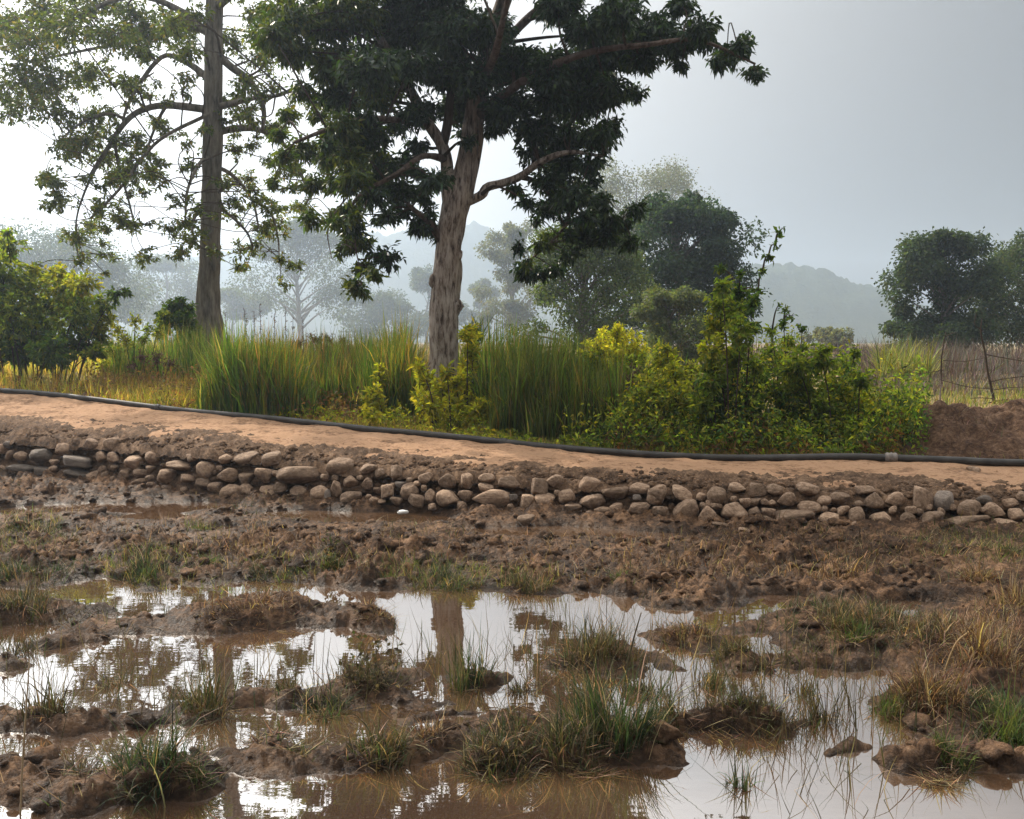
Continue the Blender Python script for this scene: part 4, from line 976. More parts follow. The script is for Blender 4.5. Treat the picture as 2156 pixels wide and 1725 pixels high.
# leafy undergrowth tying the thicket and the reeds together
ug = Bag()
for u0, u1, n, h0, pal, dd in ((560, 880, 1500, .24, YG, 1.0), (880, 1080, 1500, .34, YG, .9), (1080, 1300, 1800, .34, MG, .9), (1260, 1960, 9000, .75, DG, 1.9), (1280, 1940, 9000, .95, MG, 1.9), (1300, 1940, 3500, 1.0, YG, 1.7), (1280, 1900, 3000, .5, BR, .9), (200, 560, 1200, .25, YG, 1.6), (-200, 260, 1800, .3, BR, 1.8), (180, 470, 2200, .42, BR, 2.6), (560, 760, 1500, .4, BR, 2.2), (1180, 1420, 2400, 1.15, YG, 2.4)):
    u = rng.uniform(u0, u1, n); d0 = along(PIPE, u)[:, 1]; d = d0 + .25 + rng.random(n) ** .8 * dd; x = (u - 1078) / F * d
    top = h0 * (.15 + 1.25 * vnoise(x * 2.4, d * 2.0, 41) ** 1.3 + .5 * (vnoise(x * 8, d * 8, 43) - .5)) * np.clip(.4 + (d - d0) * .65, .3, 1.05)
    top = np.maximum(top, .05)
    z = meadow_z(x, d) + top * rng.random(n) ** .55
    dr = unit(n); dr[:, 2] += .1
    V, Q, T = leaves(np.stack([x, d, z], -1), dr, rng.uniform(.04, .10, n), rng.uniform(.015, .04, n), pick(pal, n, .28)); ug.add(V, Q, T)
tag(ug.build('undergrowth', M['leaf_bush']), 'tangled leafy undergrowth between the bushes and the pipe', kind='stuff')

# ------------------------------------------------------------------ reeds and meadow grass
RD = [(4, (0.07, 0.125, 0.04)), (3, (0.11, 0.16, 0.05)), (1.5, (0.18, 0.17, 0.06)), (1.2, (0.27, 0.20, 0.11))]
RDk = [(4, (0.06, 0.092, 0.036)), (3, (0.10, 0.125, 0.045)), (1, (0.11, 0.11, 0.045)), (.8, (0.16, 0.12, 0.06))]
RDo = [(3, (0.08, 0.10, 0.03)), (3, (0.19, 0.16, 0.05)), (2, (0.26, 0.16, 0.06)), (1, (0.12, 0.14, 0.035))]
def reed_blades(u0, u1, d0, d1, n, h, pal, wid=.024, lean=.10, curl=.35, edge=True):
    d = rng.uniform(d0, d1, n); u = rng.uniform(u0, u1, n); x = (u - 1078) / F * d
    d = np.maximum(d, y_pipe(x) + rng.uniform(.2, .5, n))
    z = meadow_z(x, d)
    q = (u - u0) / (u1 - u0); ed = np.clip(np.minimum(q, 1 - q) * 3.4 + .12 + .35 * vnoise(u * .05, d, 3), .3, 1) if edge else 1
    hh = h * rng.uniform(.55, 1.12, n) * ed * (0.78 + 0.44 * vnoise(x * 2.1, d * 2.1, 77))
    return blades(np.stack([x, d, z - .02], -1), hh, wid * rng.uniform(.6, 1.4, n), rng.uniform(0, 6.283, n), np.abs(rng.normal(0, lean * 1.35, n)), np.where(rng.random(n) < .15, rng.uniform(.8, 2.2, n), np.abs(rng.normal(0, curl, n))), pick(pal, n, .28), 4 if .017 < wid < .025 else 3)
def reeds(label, parts, cat='reeds', name='reed_stand', group=None):
    bg = Bag()
    for p in parts: bg.add(*reed_blades(*p))
    o = bg.build(name, M['reed']); return tag(o, label, cat, group)
reeds('tall dense stand of green reeds right of the straight trunk, reaching the pipe', [(415, 665, 13.5, 15.4, 2900, 1.32, RD), (520, 640, 13.5, 15, 700, 1.4, RDo), (440, 560, 13.4, 14.2, 900, 1.1, RD)], group='reed stands behind the path')
reeds('lower hazier reed stand just left of the slim yellow weed', [(600, 810, 15.2, 17.5, 2400, 1.1, RDk), (640, 770, 14.6, 15.4, 1000, .8, RD)], group='reed stands behind the path')
reeds('reed stand directly left of the big leaning trunk', [(735, 885, 14.2, 16.5, 2300, 1.2, RD), (790, 890, 14.2, 16, 500, 1.4, RDo)], group='reed stands behind the path')
reeds('dark wide reed stand right of the big leaning trunk', [(1030, 1260, 12.6, 14.8, 3000, 1.32, RDk), (1100, 1360, 12.2, 14.0, 2200, 1.12, RDk), (1000, 1120, 13.6, 15.2, 1000, 1.4, RD)], group='reed stands behind the path')
reeds('pale green grass stand in front of the foot of the straight trunk', [(215, 470, 17.5, 20.5, 3000, .95, RD), (380, 480, 17, 20, 900, 1.0, RDk)], name='tall_grass', cat='tall grass')
# thin seed stalks rising out of the reeds
bg = Bag()
for u, v, D, h in ((520, 650, 14.5, 1.6), (548, 640, 14.8, 1.65), (575, 660, 15, 1.6), (600, 650, 15, 1.6), (616, 668, 15, 1.5), (640, 672, 15, 1.45), (480, 660, 14.6, 1.55), (535, 655, 15.2, 1.6)):
    c = at(u, v, D); zb = float(meadow_z(c[0], c[1]))
    q = spline(np.array([[c[0] + rng.normal(0, .06), c[1], zb], [c[0], c[1], (zb + c[2]) / 2], [c[0] + rng.normal(0, .03), c[1], c[2]]]), 8)
    V, fc = tube(q, np.linspace(.006, .004, 8), 4); bg.add(V, fc)
    n = 26; P = q[5] + (q[7] - q[5]) * rng.random((n, 1))
    V, Q, T = leaves(P, unit(n) + [0, 0, .7], rng.uniform(.03, .08, n), np.full(n, .012), pick(BR, n)); bg.add(V, Q, T)
tag(bg.build('seed_stalks', M['straw']), 'thin dark seed stalks poking above the tall green reeds', 'stalks')
# agave-like spiky plant by the trunk
c = at(1000, 690, 16.0); zb = float(meadow_z(c[0], c[1])); n = 60
V, Q, T = blades(np.tile([c[0], c[1], zb + .9], (n, 1)) + rng.normal(0, .05, (n, 3)), rng.uniform(.35, .65, n), np.full(n, .03), rng.uniform(0, 6.28, n), rng.uniform(.1, 1.2, n), rng.uniform(0, .5, n), pick(DG, n), 4)
bg = Bag(); bg.add(V, Q, T); V, fc = tube(np.array([[c[0], c[1], zb - .05], [c[0], c[1], zb + .5], [c[0], c[1], zb + .95]]), np.full(3, .06), 7); bg.add(V, fc, (.06, .05, .03))
tag(bg.build('spiky_palm', M['grass']), 'spiky dark palm-like plant peeping out right behind the big trunk', 'plant')

MEAD = [(3, (0.22, 0.19, 0.055)), (2.5, (0.14, 0.155, 0.04)), (2.5, (0.32, 0.245, 0.11)), (.8, (0.08, 0.11, 0.03)), (1.4, (0.28, 0.165, 0.10))]
bg = Bag()
for a in ((-300, 470, 15.0, 21, 5500, .46, MEAD, .012, .25, .7, False), (230, 460, 14.6, 17, 4000, .36, MEAD, .012, .3, .7, False), (620, 1080, 12.3, 14.6, 5000, .20, MEAD, .009, .3, .7, False),
          (1040, 1400, 11.7, 13, 1400, .16, MEAD, .009, .3, .7, False), (560, 1400, 15.3, 20, 4200, .98, RDk, .026, .14, .4, False), (640, 860, 14.6, 16.5, 700, .7, RD, .024, .14, .4, False), (620, 770, 15.0, 17.5, 1300, 1.02, BR, .018, .25, .6, False), (210, 430, 15.5, 18.0, 1500, .5, BR, .014, .3, .8, False), (1230, 1480, 12.8, 15, 1500, .9, RDk, .024, .14, .4, False), (1300, 2250, 11.2, 13.5, 4500, .22, MEAD, .010, .3, .7, False),
          (1750, 2400, 14.5, 24, 6500, .22, [(3, (0.07, 0.10, 0.04)), (2, (0.10, 0.11, 0.055)), (2, (0.15, 0.12, 0.09)), (1.5, (.11, .085, .07))], .016, .3, .6, False), (-300, 600, 20, 30, 3600, .7, MEAD, .02, .2, .5, False)):
    bg.add(*reed_blades(*a))
tag(bg.build('meadow_grass', M['reed']), 'yellowing rough grass covering the ground behind the pipe', kind='stuff')
# short fringe of grass on the far side of the pipe
n = 5200; u = rng.uniform(-200, 2300, n); P = along(PIPE, u); P[:, 1] += 0.08 + np.abs(rng.normal(0, .25, n)); keep = vnoise(u * .012, P[:, 1], 5) > .38
P = P[keep]; n = len(P); P[:, 2] = meadow_z(P[:, 0], P[:, 1])
V, Q, T = blades(P, rng.uniform(.05, .2, n), rng.uniform(.005, .01, n), rng.uniform(0, 6.28, n), rng.uniform(.1, .9, n), rng.uniform(.1, .9, n), pick(MEAD, n), 3)
bg = Bag(); bg.add(V, Q, T); tag(bg.build('verge_grass', M['grass']), 'short dry grass fringe along the pipe', kind='stuff')
# purple-grey scrub
SCR = [(3, (0.10, 0.075, 0.07)), (2, (0.14, 0.11, 0.095)), (1, (0.09, 0.09, 0.05))]
bg = Bag()
for a in ((1780, 2400, 27, 46, 6500, 1.15, SCR, .03, .4, .6, False), (1850, 1960, 24, 27, 700, 1.2, YG, .03, .4, .6, False), (1500, 1900, 30, 45, 2000, 1.2, SCR, .03, .4, .6, False), (1790, 2450, 17.5, 27, 3800, .42, SCR, .02, .5, .7, False), (-500, 1000, 35, 70, 3200, 1.1, MEAD, .05, .3, .5, False)):
    bg.add(*reed_blades(*a))
tag(bg.build('scrub', M['straw']), 'low purplish grey scrub covering the field beyond the fence', kind='stuff')

# fence of dead branches and wire
c = at(2080, 850, 15.5)
fn = thing('branch_fence', 'rough fence of two crooked dead-wood posts and wire in front of the dark tree', 'fence', (c[0], c[1], float(meadow_z(c[0], c[1]))))
for L in ([(1975, 900, 4, -1.5), (1978, 860, 4, -1), (1986, 800, 3.5), (1987, 750, 3), (1992, 700, 2)], [(2088, 852, 7), (2082, 790, 6), (2076, 745, 5), (2068, 700, 3.5), (2066, 670, 2)]):
    limb(fn, px(L, 15.5) * np.array([1, 1, 1, .46]) + np.c_[rng.normal(0, .02, (len(L), 3)) * [1, 0, 0], np.zeros(len(L))], M['wood'], 'post', 7, 20, .3)
for L in ([(2076, 745, 2), (2120, 755, 1.6), (2200, 768, 1.2)], [(2086, 800, 2), (2120, 795, 1.5), (2190, 790, 1)], [(1987, 760, 1.4), (2030, 758, 1.2), (2076, 752, 1.2)], [(1983, 800, 1), (2040, 812, 1), (2084, 815, 1)], [(1880, 790, 1), (1930, 785, 1), (1987, 775, 1)],
          [(1992, 710, 1.5), (2004, 704, 1), (2010, 702, .8)], [(2070, 700, 2), (2060, 680, 1), (2055, 665, .6)], [(2085, 840, 2), (2060, 838, 1.5), (2040, 842, 1)], [(2060, 852, 2), (2110, 842, 2), (2150, 848, 1)], [(2084, 826, 1), (2140, 815, 1), (2210, 812, 1)]):
    limb(fn, px(L, 15.5) * np.array([1, 1, 1, .65]) + np.c_[rng.normal(0, .02, (len(L), 3)), np.zeros(len(L))], M['wood'], 'rail', 5, 14, .1)

# ------------------------------------------------------------------ tufts in the paddy
G_GREEN = [(4, (0.028, 0.048, 0.022)), (3, (0.05, 0.075, 0.03)), (1.5, (0.10, 0.085, 0.045)), (1.2, (0.26, 0.21, 0.14))]
G_BRIGHT = [(4, (0.065, 0.105, 0.03)), (2, (0.10, 0.125, 0.04)), (1.5, (0.07, 0.10, 0.03)), (.6, (.2, .15, .08))]
G_MIX = [(3, (0.05, 0.055, 0.026)), (3, (0.10, 0.075, 0.042)), (2, (0.04, 0.058, 0.024)), (1.4, (0.27, 0.205, 0.13))]
G_DEAD = [(3, (0.11, 0.065, 0.038)), (2, (0.20, 0.135, 0.078)), (1.5, (0.32, 0.24, 0.145)), (2, (0.06, 0.04, 0.026))]
G_DARK = [(4, (0.04, 0.035, 0.022)), (2, (0.07, 0.06, 0.03)), (1, (0.13, 0.10, 0.06)), (1, (0.05, 0.065, 0.025))]
PALS = dict(green=G_GREEN, bright=G_BRIGHT, mix=G_MIX, dead=G_DEAD, dark=G_DARK)
TUFTS = [  # u, v, radius, height m, blades, colour, habit (lean, curl), label
    (60, 1292, 75, .20, 330, 'mix', (.5, .8), 'grass-topped mud hump at the far left of the water'),
    (45, 1368, 50, .22, 120, 'dark', (.5, .6), 'dark ragged tuft at the left edge below the grass-topped hump'),
    (100, 1512, 42, .34, 110, 'dark', (.45, .35), 'open fan of dark thin stems in the water near the left edge'),
    (430, 1488, 58, .30, 230, 'mix', (.55, .4), 'olive tuft of spreading stems on the thin mud band left of centre'),
    (312, 1650, 74, .33, 300, 'green', (.55, 1.3), 'biggest drooping grass clump in the left foreground'),
    (402, 1652, 30, .10, 170, 'bright', (.6, .8), 'low bright green weed at the right foot of the drooping clump'),
    (690, 1482, 60, .16, 230, 'green', (.8, .7), 'low sprawling green tuft on the mud band at centre left'),
    (800, 1585, 75, .20, 260, 'mix', (.8, .8), 'sprawling dry-bladed tuft on the brown mud in front of the trunk reflection'),
    (630, 1590, 30, .08, 90, 'mix', (.7, .7), 'tiny yellowish tuft on the smooth mud flat'),
    (785, 1442, 70, .18, 420, 'dark', (.7, .8), 'dark brown matted tuft left of the trunk reflection'),
    (980, 1435, 42, .40, 130, 'green', (.35, .35), 'tall upright dark green tuft right of the trunk reflection'),
    (1060, 1605, 85, .16, 480, 'mix', (.7, 1.0), 'mossy olive mound at the front centre of the water'),
    (1275, 1565, 95, .38, 400, 'green', (.42, .8), 'largest lush green grass clump right of centre'),
    (1195, 1595, 70, .30, 260, 'mix', (.8, 1.2), 'pale drooping blades at the left flank of the lush clump'),
    (1245, 1615, 28, .08, 140, 'bright', (.7, .8), 'small bright green patch at the foot of the lush clump'),
    (1250, 1388, 90, .24, 420, 'mix', (.5, .7), 'brown and green tuft in mid water right of the tall upright tuft'),
    (1440, 1338, 62, .13, 420, 'dead', (.8, 1.0), 'rounded russet tuft in mid water'),
    (1540, 1378, 40, .16, 260, 'dark', (.6, .8), 'small dark olive tuft right of the russet tuft'),
    (1612, 1398, 24, .08, 160, 'dark', (.7, .9), 'smallest round dark tuft surrounded by water'),
    (1560, 1512, 120, .16, 520, 'dark', (.8, .7), 'long low dark tuft ridge at right of the lush clump'),
    (1400, 1518, 55, .20, 200, 'mix', (.6, .7), 'ragged tuft joining the lush clump and the dark ridge'),
    (1735, 1505, 42, .26, 60, 'dark', (.4, .3), 'few bare upright stems in open water at right'),
    (1562, 1640, 32, .28, 46, 'green', (.3, .25), 'lone green rush growing in the open water at bottom right'),
    (1765, 1335, 70, .19, 480, 'mix', (.55, .8), 'olive grass mound at the left end of the right hand bank'),
    (1800, 1362, 40, .14, 260, 'bright', (.6, .8), 'green patch on the front of the olive mound'),
    (1890, 1345, 75, .14, 420, 'mix', (.7, .9), 'low brownish-green turf hump in the middle of the right hand bank'),
    (1875, 1492, 34, .14, 260, 'bright', (.5, .7), 'bright green tuft at the left end of the straw mound'),
    (1960, 1492, 80, .26, 480, 'dead', (.9, 1.2), 'straw-coloured collapsed grass mound at right'),
    (2065, 1420, 70, .36, 420, 'dead', (.6, 1.3), 'arching heap of golden straw near the right edge'),
    (2130, 1550, 60, .26, 480, 'bright', (.45, .7), 'bright green grass clump at the right edge'),
    (2000, 1605, 34, .13, 240, 'bright', (.5, .7), 'small green tuft on the brown islet at bottom right'),
    (1985, 1630, 45, .09, 300, 'dead', (.9, 1.0), 'brown matted skirt of the islet at bottom right'),
    (2145, 1300, 50, .30, 180, 'dead', (.4, .5), 'upright dry straw at the right edge of the bank'),
    (2030, 1365, 70, .15, 380, 'dead', (.8, 1.0), 'flattened brown turf between the straw heap and the turf hump'),
    (300, 1212, 55, .20, 300, 'green', (.5, .7), 'green tuft on the ploughed mud at left'),
    (570, 1212, 45, .12, 200, 'green', (.7, .7), 'low green tuft on the ploughed mud left of centre'),
    (700, 1200, 20, .12, 420, 'bright', (.6, .7), 'bright green seedling patch on the ploughed mud'),
    (930, 1225, 75, .15, 420, 'green', (.7, .9), 'wide grassy hummock on the mud above the trunk reflection'),
    (1110, 1235, 48, .17, 320, 'mix', (.5, .8), 'shaggy yellow-green tuft at the water edge right of the hummock'),
    (1300, 1222, 20, .08, 110, 'bright', (.6, .7), 'tiny bright green sprig on the mud right of centre'),
    (440, 1190, 20, .12, 220, 'bright', (.5, .6), 'little yellow-green sprig on the mud between the two left tufts'),
    (60, 1125, 75, .14, 420, 'green', (.6, .7), 'green weedy patch on the mud at the far left below the wall'),
    (420, 1118, 26, .10, 100, 'bright', (.5, .6), 'small yellow-green weed on the mud below the wall at left'),
    (825, 1217, 18, .06, 100, 'bright', (.6, .7), 'small lime green sprig left of the grassy hummock'),
    (1760, 1225, 85, .13, 260, 'dead', (.6, .7), 'dry straw strands on the trodden mud at right'),
    (2050, 1235, 60, .15, 420, 'dead', (.9, 1.2), 'rounded dead-grass hump beside the puddle at right'),
    (2120, 1180, 70, .09, 340, 'green', (.6, .7), 'thin green weeds on the dry mud at the far right'),
    (60, 1215, 80, .15, 340, 'green', (.6, .8), 'dark green weeds on the mud at the far left above the water'),
    (615, 1440, 34, .17, 80, 'dark', (.5, .6), 'thin dark sprig in open water between the olive tuft and the dark matted tuft'),
    (240, 1425, 40, .16, 90, 'mix', (.6, .7), 'sparse floating tuft in open water above the fan of dark stems'),
    (1110, 1440, 44, .20, 110, 'dark', (.6, .6), 'sparse dark stems in the water right of the tall upright tuft'),
    (1375, 1450, 46, .18, 130, 'dark', (.6, .7), 'ragged dark tuft in the water above the left end of the long dark ridge'),
    (1490, 1432, 36, .22, 90, 'mix', (.5, .6), 'wispy tuft in the water just below the russet tuft'),
    (1690, 1450, 34, .20, 60, 'dark', (.5, .5), 'wispy dark stems in open water above the few bare upright stems'),
    (560, 1552, 50, .12, 170, 'dead', (.8, .9), 'flat dry straw tuft on the mud between the drooping clump and the sprawling tuft'),
    (905, 1552, 50, .13, 180, 'dead', (.9, .9), 'collapsed straw on the ridge between the sprawling tuft and the mossy mound'),
    (170, 1640, 55, .14, 180, 'dark', (.8, .9), 'dark dead tuft on the mud left of the drooping clump'),
    (520, 1302, 110, .10, 460, 'dead', (1.0, 1.0), 'dead roots and straw matted over the largest mud hump at left'),
    (790, 1305, 45, .09, 420, 'dead', (1.0, 1.0), 'dead roots over the small mud hump nearest the trunk reflection'),
]
for u, v, r_, h, n, pn, (ln, cu), lab in TUFTS:
    n = int(n * 1.5); h = h * (1.2 if v < 1260 else 0.92)
    c = onz(u, v, 0.03); rm = r_ / F * c[1]
    a = rng.uniform(0, 6.283, n); q = np.sqrt(rng.random(n)) * rm
    x = c[0] + np.cos(a) * q * .75; y = c[1] + np.sin(a) * q * .6
    z = mud_z(x, y) - .015
    z = np.maximum(z, -.03)
    nc = 3 + n // 110           # several rooted bunches, each leaning its own way
    ci = rng.integers(0, nc, n); ca = rng.uniform(0, 6.283, nc); cq = np.sqrt(rng.random(nc)) * rm * .85; cz = rng.uniform(.45, 1.1, nc)
    loose = rng.random(n) < .3
    x = np.where(loose, x, c[0] + np.cos(ca[ci]) * cq[ci] + rng.normal(0, .018 + rm * .07, n)); y = np.where(loose, y, c[1] + np.sin(ca[ci]) * cq[ci] * .8 + rng.normal(0, .018 + rm * .07, n))
    z = np.maximum(mud_z(x, y) - .015, -.03)
    az = np.where(loose, rng.uniform(0, 6.283, n), ca[ci] + rng.normal(0, .9, n))
    k = np.clip(np.hypot(x - c[0], y - c[1]) / rm, 0, 1.2)
    hh = h * np.clip(rng.lognormal(-.45, .42, n), .15, 1.25) * cz[ci]
    n0 = n; wid = np.clip(rng.normal(.0046, .0015, n), .0025, .009) * (1.0 if h < .3 else 1.15)
    bg = Bag()
    bg.add(*blades(np.stack([x, y, z], -1), hh, wid, az, np.abs(rng.normal(0, ln, n)) * (.4 + .6 * k) + .04, np.where(rng.random(n) < .22, rng.uniform(1.3, 2.6, n), np.abs(rng.normal(cu, cu * .5, n))), pick(PALS[pn], n, .25), 4))
    m = n // 4                  # broken dry blades lying round the foot
    a = rng.uniform(0, 6.283, m); q = np.sqrt(rng.random(m)) * rm
    x = c[0] + np.cos(a) * q; y = c[1] + np.sin(a) * q * .8
    bg.add(*blades(np.stack([x, y, np.maximum(mud_z(x, y), -.005) + .004], -1), rng.uniform(.05, .16, m), np.full(m, .005), rng.uniform(0, 6.28, m), rng.uniform(1.0, 1.55, m), rng.uniform(0, .4, m), pick(G_DEAD, m, .3), 3))
    if 'seed' in lab or 'dark brown matted' in lab:
        V, Q, T = leaves(np.c_[x, y, np.maximum(mud_z(x, y), 0) + rng.uniform(.05, .25, m)], unit(m), rng.uniform(.015, .04, m), np.full(m, .02), pick(G_DARK, m)); bg.add(V, Q, T)
    o = bg.build('grass_tuft', M['grass'])
    tag(o, lab, 'grass tuft', 'grass tufts in the flooded paddy')

# thin scattered blades, straw and stems over mud and shallow water
n = 26000
y = rng.uniform(3.1, 11.5, n); x = rng.uniform(-1, 1, n) * (0.6 + .62 * y)
z = mud_z(x, y)
ok = (z > .015) & (y < y_foot(x) - .05) & (vnoise(x * 1.2, y * 1.2, 61) * (.7 + .5 * smooth(1.5, 4, x)) > .42)
x, y, z = x[ok], y[ok], z[ok]; n = len(x)
bg = Bag(); g = rng.random(n) < .45
T = np.where(g[:, None], pick(G_GREEN, n), pick(G_DEAD, n))
bg.add(*blades(np.stack([x, y, z - .005], -1), np.where(g, rng.uniform(.03, .11, n), rng.uniform(.04, .22, n)), rng.uniform(.003, .006, n), rng.uniform(0, 6.28, n), np.where(g, rng.uniform(0, .8, n), rng.uniform(.8, 1.62, n)), rng.uniform(-.2, .6, n), T, 3))
tag(bg.build('stubble', M['grass']), 'short stubble and dead straw strewn over the mud', kind='stuff')
n = 1300
c = np.array([onz(*p) for p in [(1150, 1420), (1300, 1440), (1450, 1440), (1620, 1460), (900, 1400), (1080, 1390), (700, 1450), (480, 1470), (1350, 1480), (1250, 1340), (1480, 1340), (1800, 1470), (1820, 1540), (330, 1480), (1700, 1600), (80, 1400)]])
i = rng.integers(0, len(c), n); x = c[i, 0] + rng.normal(0, .22, n); y = c[i, 1] + rng.normal(0, .25, n)
bg = Bag(); bg.add(*blades(np.stack([x, y, np.full(n, -.02)], -1), rng.uniform(.08, .34, n), rng.uniform(.003, .005, n), rng.uniform(0, 6.28, n), np.abs(rng.normal(0, .65, n)), rng.normal(0, .7, n), pick(G_DARK + G_DARK + G_MIX, n), 4))
tag(bg.build('water_stems', M['grass']), 'sparse thin stems standing in the shallow water', kind='stuff')

G_WEED = [(3, (0.13, 0.15, 0.04)), (2, (0.08, 0.11, 0.035)), (2, (0.20, 0.17, 0.06)), (1, (.26, .2, .12))]
PALS['weed'] = G_WEED
# matted turf on the right hand bank and the islets
bg = Bag()
for u, v, ru, rv, n, pal in ((1760, 1335, 100, 36, 1500, 'mix'), (1880, 1350, 110, 44, 1800, 'mix'), (2020, 1370, 120, 46, 1800, 'dead'), (2140, 1350, 90, 60, 1500, 'dead'), (2090, 1450, 90, 40, 1300, 'dead'), (1960, 1490, 100, 34, 1000, 'dead'), (2120, 1540, 90, 44, 1200, 'green'),
                             (1700, 1390, 90, 14, 300, 'dark'), (1070, 1600, 100, 34, 1100, 'mix'), (1270, 1570, 110, 34, 900, 'green'), (1250, 1390, 100, 20, 600, 'dead'), (1580, 1515, 120, 16, 700, 'dark'), (30, 1130, 100, 50, 2200, 'weed'), (310, 1200, 90, 28, 1500, 'weed'), (430, 1120, 40, 12, 300, 'weed'), (580, 1212, 80, 16, 700, 'weed'), (700, 1196, 50, 12, 400, 'weed'), (920, 1222, 110, 18, 1300, 'weed'), (1110, 1232, 60, 14, 600, 'weed'), (820, 1180, 340, 50, 2600, 'dead'), (1350, 1190, 280, 54, 3000, 'dead'), (300, 1150, 280, 60, 1800, 'dead'), (1700, 1180, 300, 50, 2200, 'dead'), (2080, 1170, 140, 40, 1300, 'weed'), (450, 1240, 120, 10, 400, 'weed'), (2000, 1200, 260, 50, 1800, 'mix'), (1700, 1200, 260, 30, 900, 'dead'), (60, 1180, 120, 60, 1200, 'green'),
                             (520, 1300, 120, 20, 260, 'dead'), (60, 1300, 120, 22, 500, 'dark'), (330, 1650, 120, 34, 500, 'mix'), (300, 1215, 110, 24, 600, 'green'), (560, 1215, 90, 20, 300, 'green'), (900, 1225, 130, 18, 600, 'green'), (200, 1110, 200, 24, 500, 'dead'), (800, 1585, 110, 26, 300, 'dead')):
    n = int(n * .6); a = rng.uniform(0, 6.283, n); q = np.sqrt(rng.random(n)) * 1.15
    P = np.array([onz(u + ru * math.cos(t) * k, v + rv * math.sin(t) * k) for t, k in zip(a, q)])
    z = mud_z(P[:, 0], P[:, 1]); ok = (z > -.01) & (vnoise(P[:, 0] * 5, P[:, 1] * 5, 7) > .3); P = P[ok]; z = z[ok]; m = len(P)
    bg.add(*blades(np.c_[P[:, :2], z - .006], rng.uniform(.04, .14, m), rng.uniform(.003, .006, m), rng.uniform(0, 6.28, m), rng.uniform(.2, 1.3, m), rng.uniform(0, 1.2, m), pick(PALS[pal], m, .28), 3))
tag(bg.build('turf', M['grass']), 'matted half-dead turf over the muddy bank and islets', kind='stuff')

# clods of turned earth
bg = Bag(); V, Fc = ICO2
n = 8500; y = rng.uniform(3.2, 11.8, n); x = rng.uniform(-1, 1, n) * (.6 + .6 * y); z = mud_z(x, y)
wl_ = np.interp(x, WLN[:, 0], WLN[:, 1])
ok = (z > .02) & (y < y_foot(x)) & ((y > wl_) | (rng.random(n) < .45)) & (rng.random(n) > .75 * smooth(2, 4.2, x))
for a, b, c in zip(x[ok], y[ok], z[ok]):
    s = float(np.clip(rng.lognormal(-4.0, .55), .009, .075))
    k = int(rng.integers(0, 40)); V, Fc = ICO2 if s > .04 else ICO1
    W = V * (1 + .8 * noise3(V, 1.5, k)[:, None] + .75 * noise3(V, 4.5, k + 9)[:, None]) * np.array([1.25, 1.0, .66]) * s
    t = rng.uniform(0, 6.28); W = W @ np.array([[math.cos(t), math.sin(t), 0], [-math.sin(t), math.cos(t), 0], [0, 0, 1]])
    bg.add(W + [a, b, c + s * .05], Fc)
tag(bg.build('mud_clods', M['mud']), 'clods of turned wet earth over the ploughed strip', kind='stuff')
bg = Bag()                      # crumbs of soil along the broken lip of the bank
us = rng.uniform(-200, 2350, 3200); L = along(TOP, us)
for P in L:
    s = float(np.clip(rng.lognormal(-4.0, .5), .008, .05)); k = int(rng.integers(0, 40))
    off = abs(rng.normal(0, .2)); P = P + [0, off - .10, -SH * (1 - min(1, max(0, off - .1) / .3)) + .01 - (0.25 * max(0, .10 - off) / .10 if off < .1 else 0)]
    bg.add(ICO1[0] * (1 + .5 * noise3(ICO1[0], 1.6, k)[:, None]) * s * np.array([1.1, 1, .8]) + P, ICO1[1])
tag(bg.build('bank_crumbs', M['bank']), 'crumbled soil along the lip of the bank', kind='stuff')

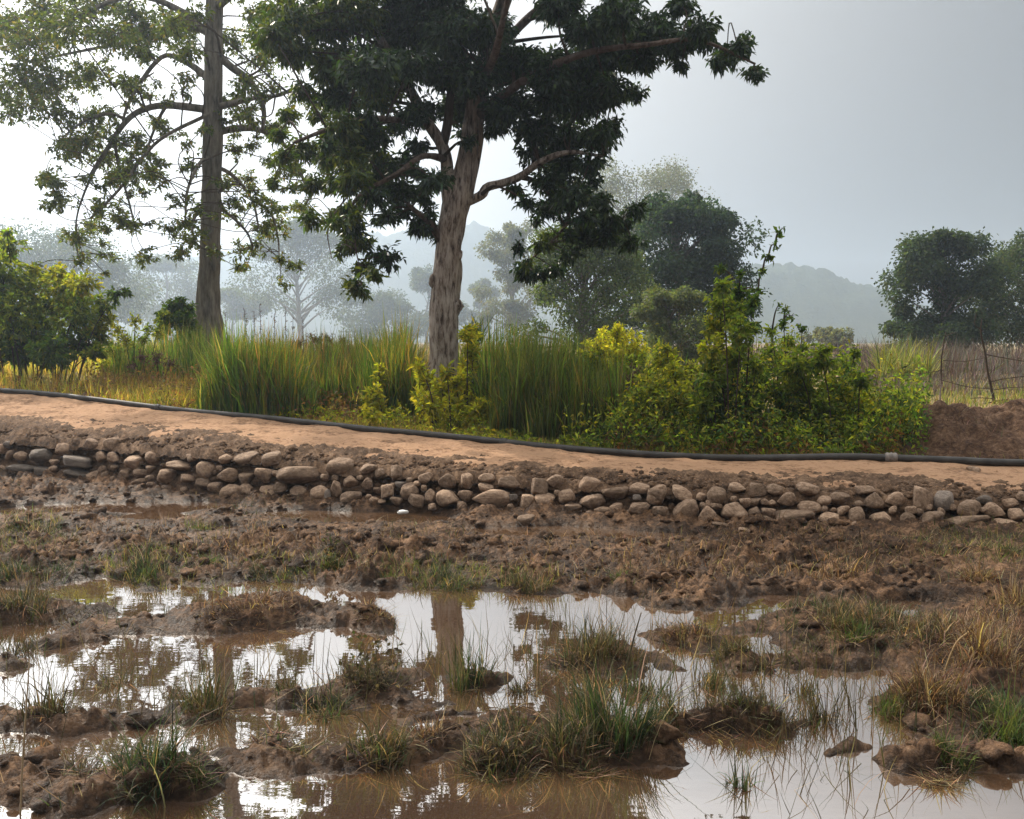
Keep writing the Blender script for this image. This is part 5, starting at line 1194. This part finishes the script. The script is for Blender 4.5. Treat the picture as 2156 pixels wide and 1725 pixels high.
bg = Bag()                      # grit and lumps trodden into the path
us = rng.uniform(-300, 2450, 1500); A_, B_ = along(TOP, us), along(PIPE, us); tt = rng.beta(1.2, 1.6, len(us))[:, None] * 1.0
for P in A_ + (B_ - A_) * tt:
    s_ = float(np.clip(rng.lognormal(-4.9, .5), .004, .022)); k = int(rng.integers(0, 40))
    bg.add(ICO1[0] * (1 + .5 * noise3(ICO1[0], 1.6, k)[:, None]) * s_ * np.array([1.3, 1, .5]) + P - [0, 0, s_ * .2], ICO1[1])
tag(bg.build('path_grit', M['path']), 'grit and lumps of earth lying on the path', kind='stuff')

# sticks, stalks and a scrap
STK = [([(42, 1735, 2, 0), (48, 1600, 2, 0), (56, 1480, 1.6, 0), (62, 1390, 1.2, 0)], 3.45, 'pale upright dry stalk at the bottom left corner', (.35, .27, .17)),
       ([(255, 1690, 3, 0), (310, 1668, 3, 0), (360, 1655, 2, 0)], 3.8, 'curved pale stick lying in front of the drooping clump', (.3, .23, .15)),
       ([(880, 1640, 1.6, 0), (905, 1600, 1.6, 0), (930, 1560, 1.2, 0)], 4.1, 'thin dead stem leaning out of the water below the trunk reflection', (.2, .14, .09)),
       ([(1990, 1540, 2.4, 0), (1985, 1440, 2.2, 0), (2010, 1360, 2, 0), (2040, 1330, 1.6, 0)], 4.9, 'bent golden reed stalk standing beside the straw heap', (.34, .24, .12)),
       ([(1640, 1500, 3, 0), (1570, 1450, 3, .3), (1540, 1410, 2, .4)], 4.6, 'dark branch leaning out of the long low tuft ridge', (.05, .04, .03)),
       ([(1315 + 0, 1430, 2, 0), (1330, 1360, 2, 0), (1350, 1290, 1.2, 0)], 5.0, 'thin upright dead twig in mid water behind the lush clump', (.1, .08, .05))]
for L, D, lab, colr in STK:
    S = spline(px(L, D), 16); V, fc = tube(S[:, :3], S[:, 3], 6, .1); bg = Bag(); bg.add(V, fc, colr)
    tag(bg.build('stalk', M['straw'], smoothf=True), lab, 'stick')
c = onz(848, 1078, .05); V, Fc = ICO2
tag(mk('litter', V * (1 + .6 * noise3(V, 1.6, 4)[:, None]) * np.array([.06, .035, .02]) * (1 + .5 * noise3(V, 4, 9)[:, None]) + c, Fc, M['scrap']), 'white scrap of plastic in the mud at the foot of the wall', 'litter')
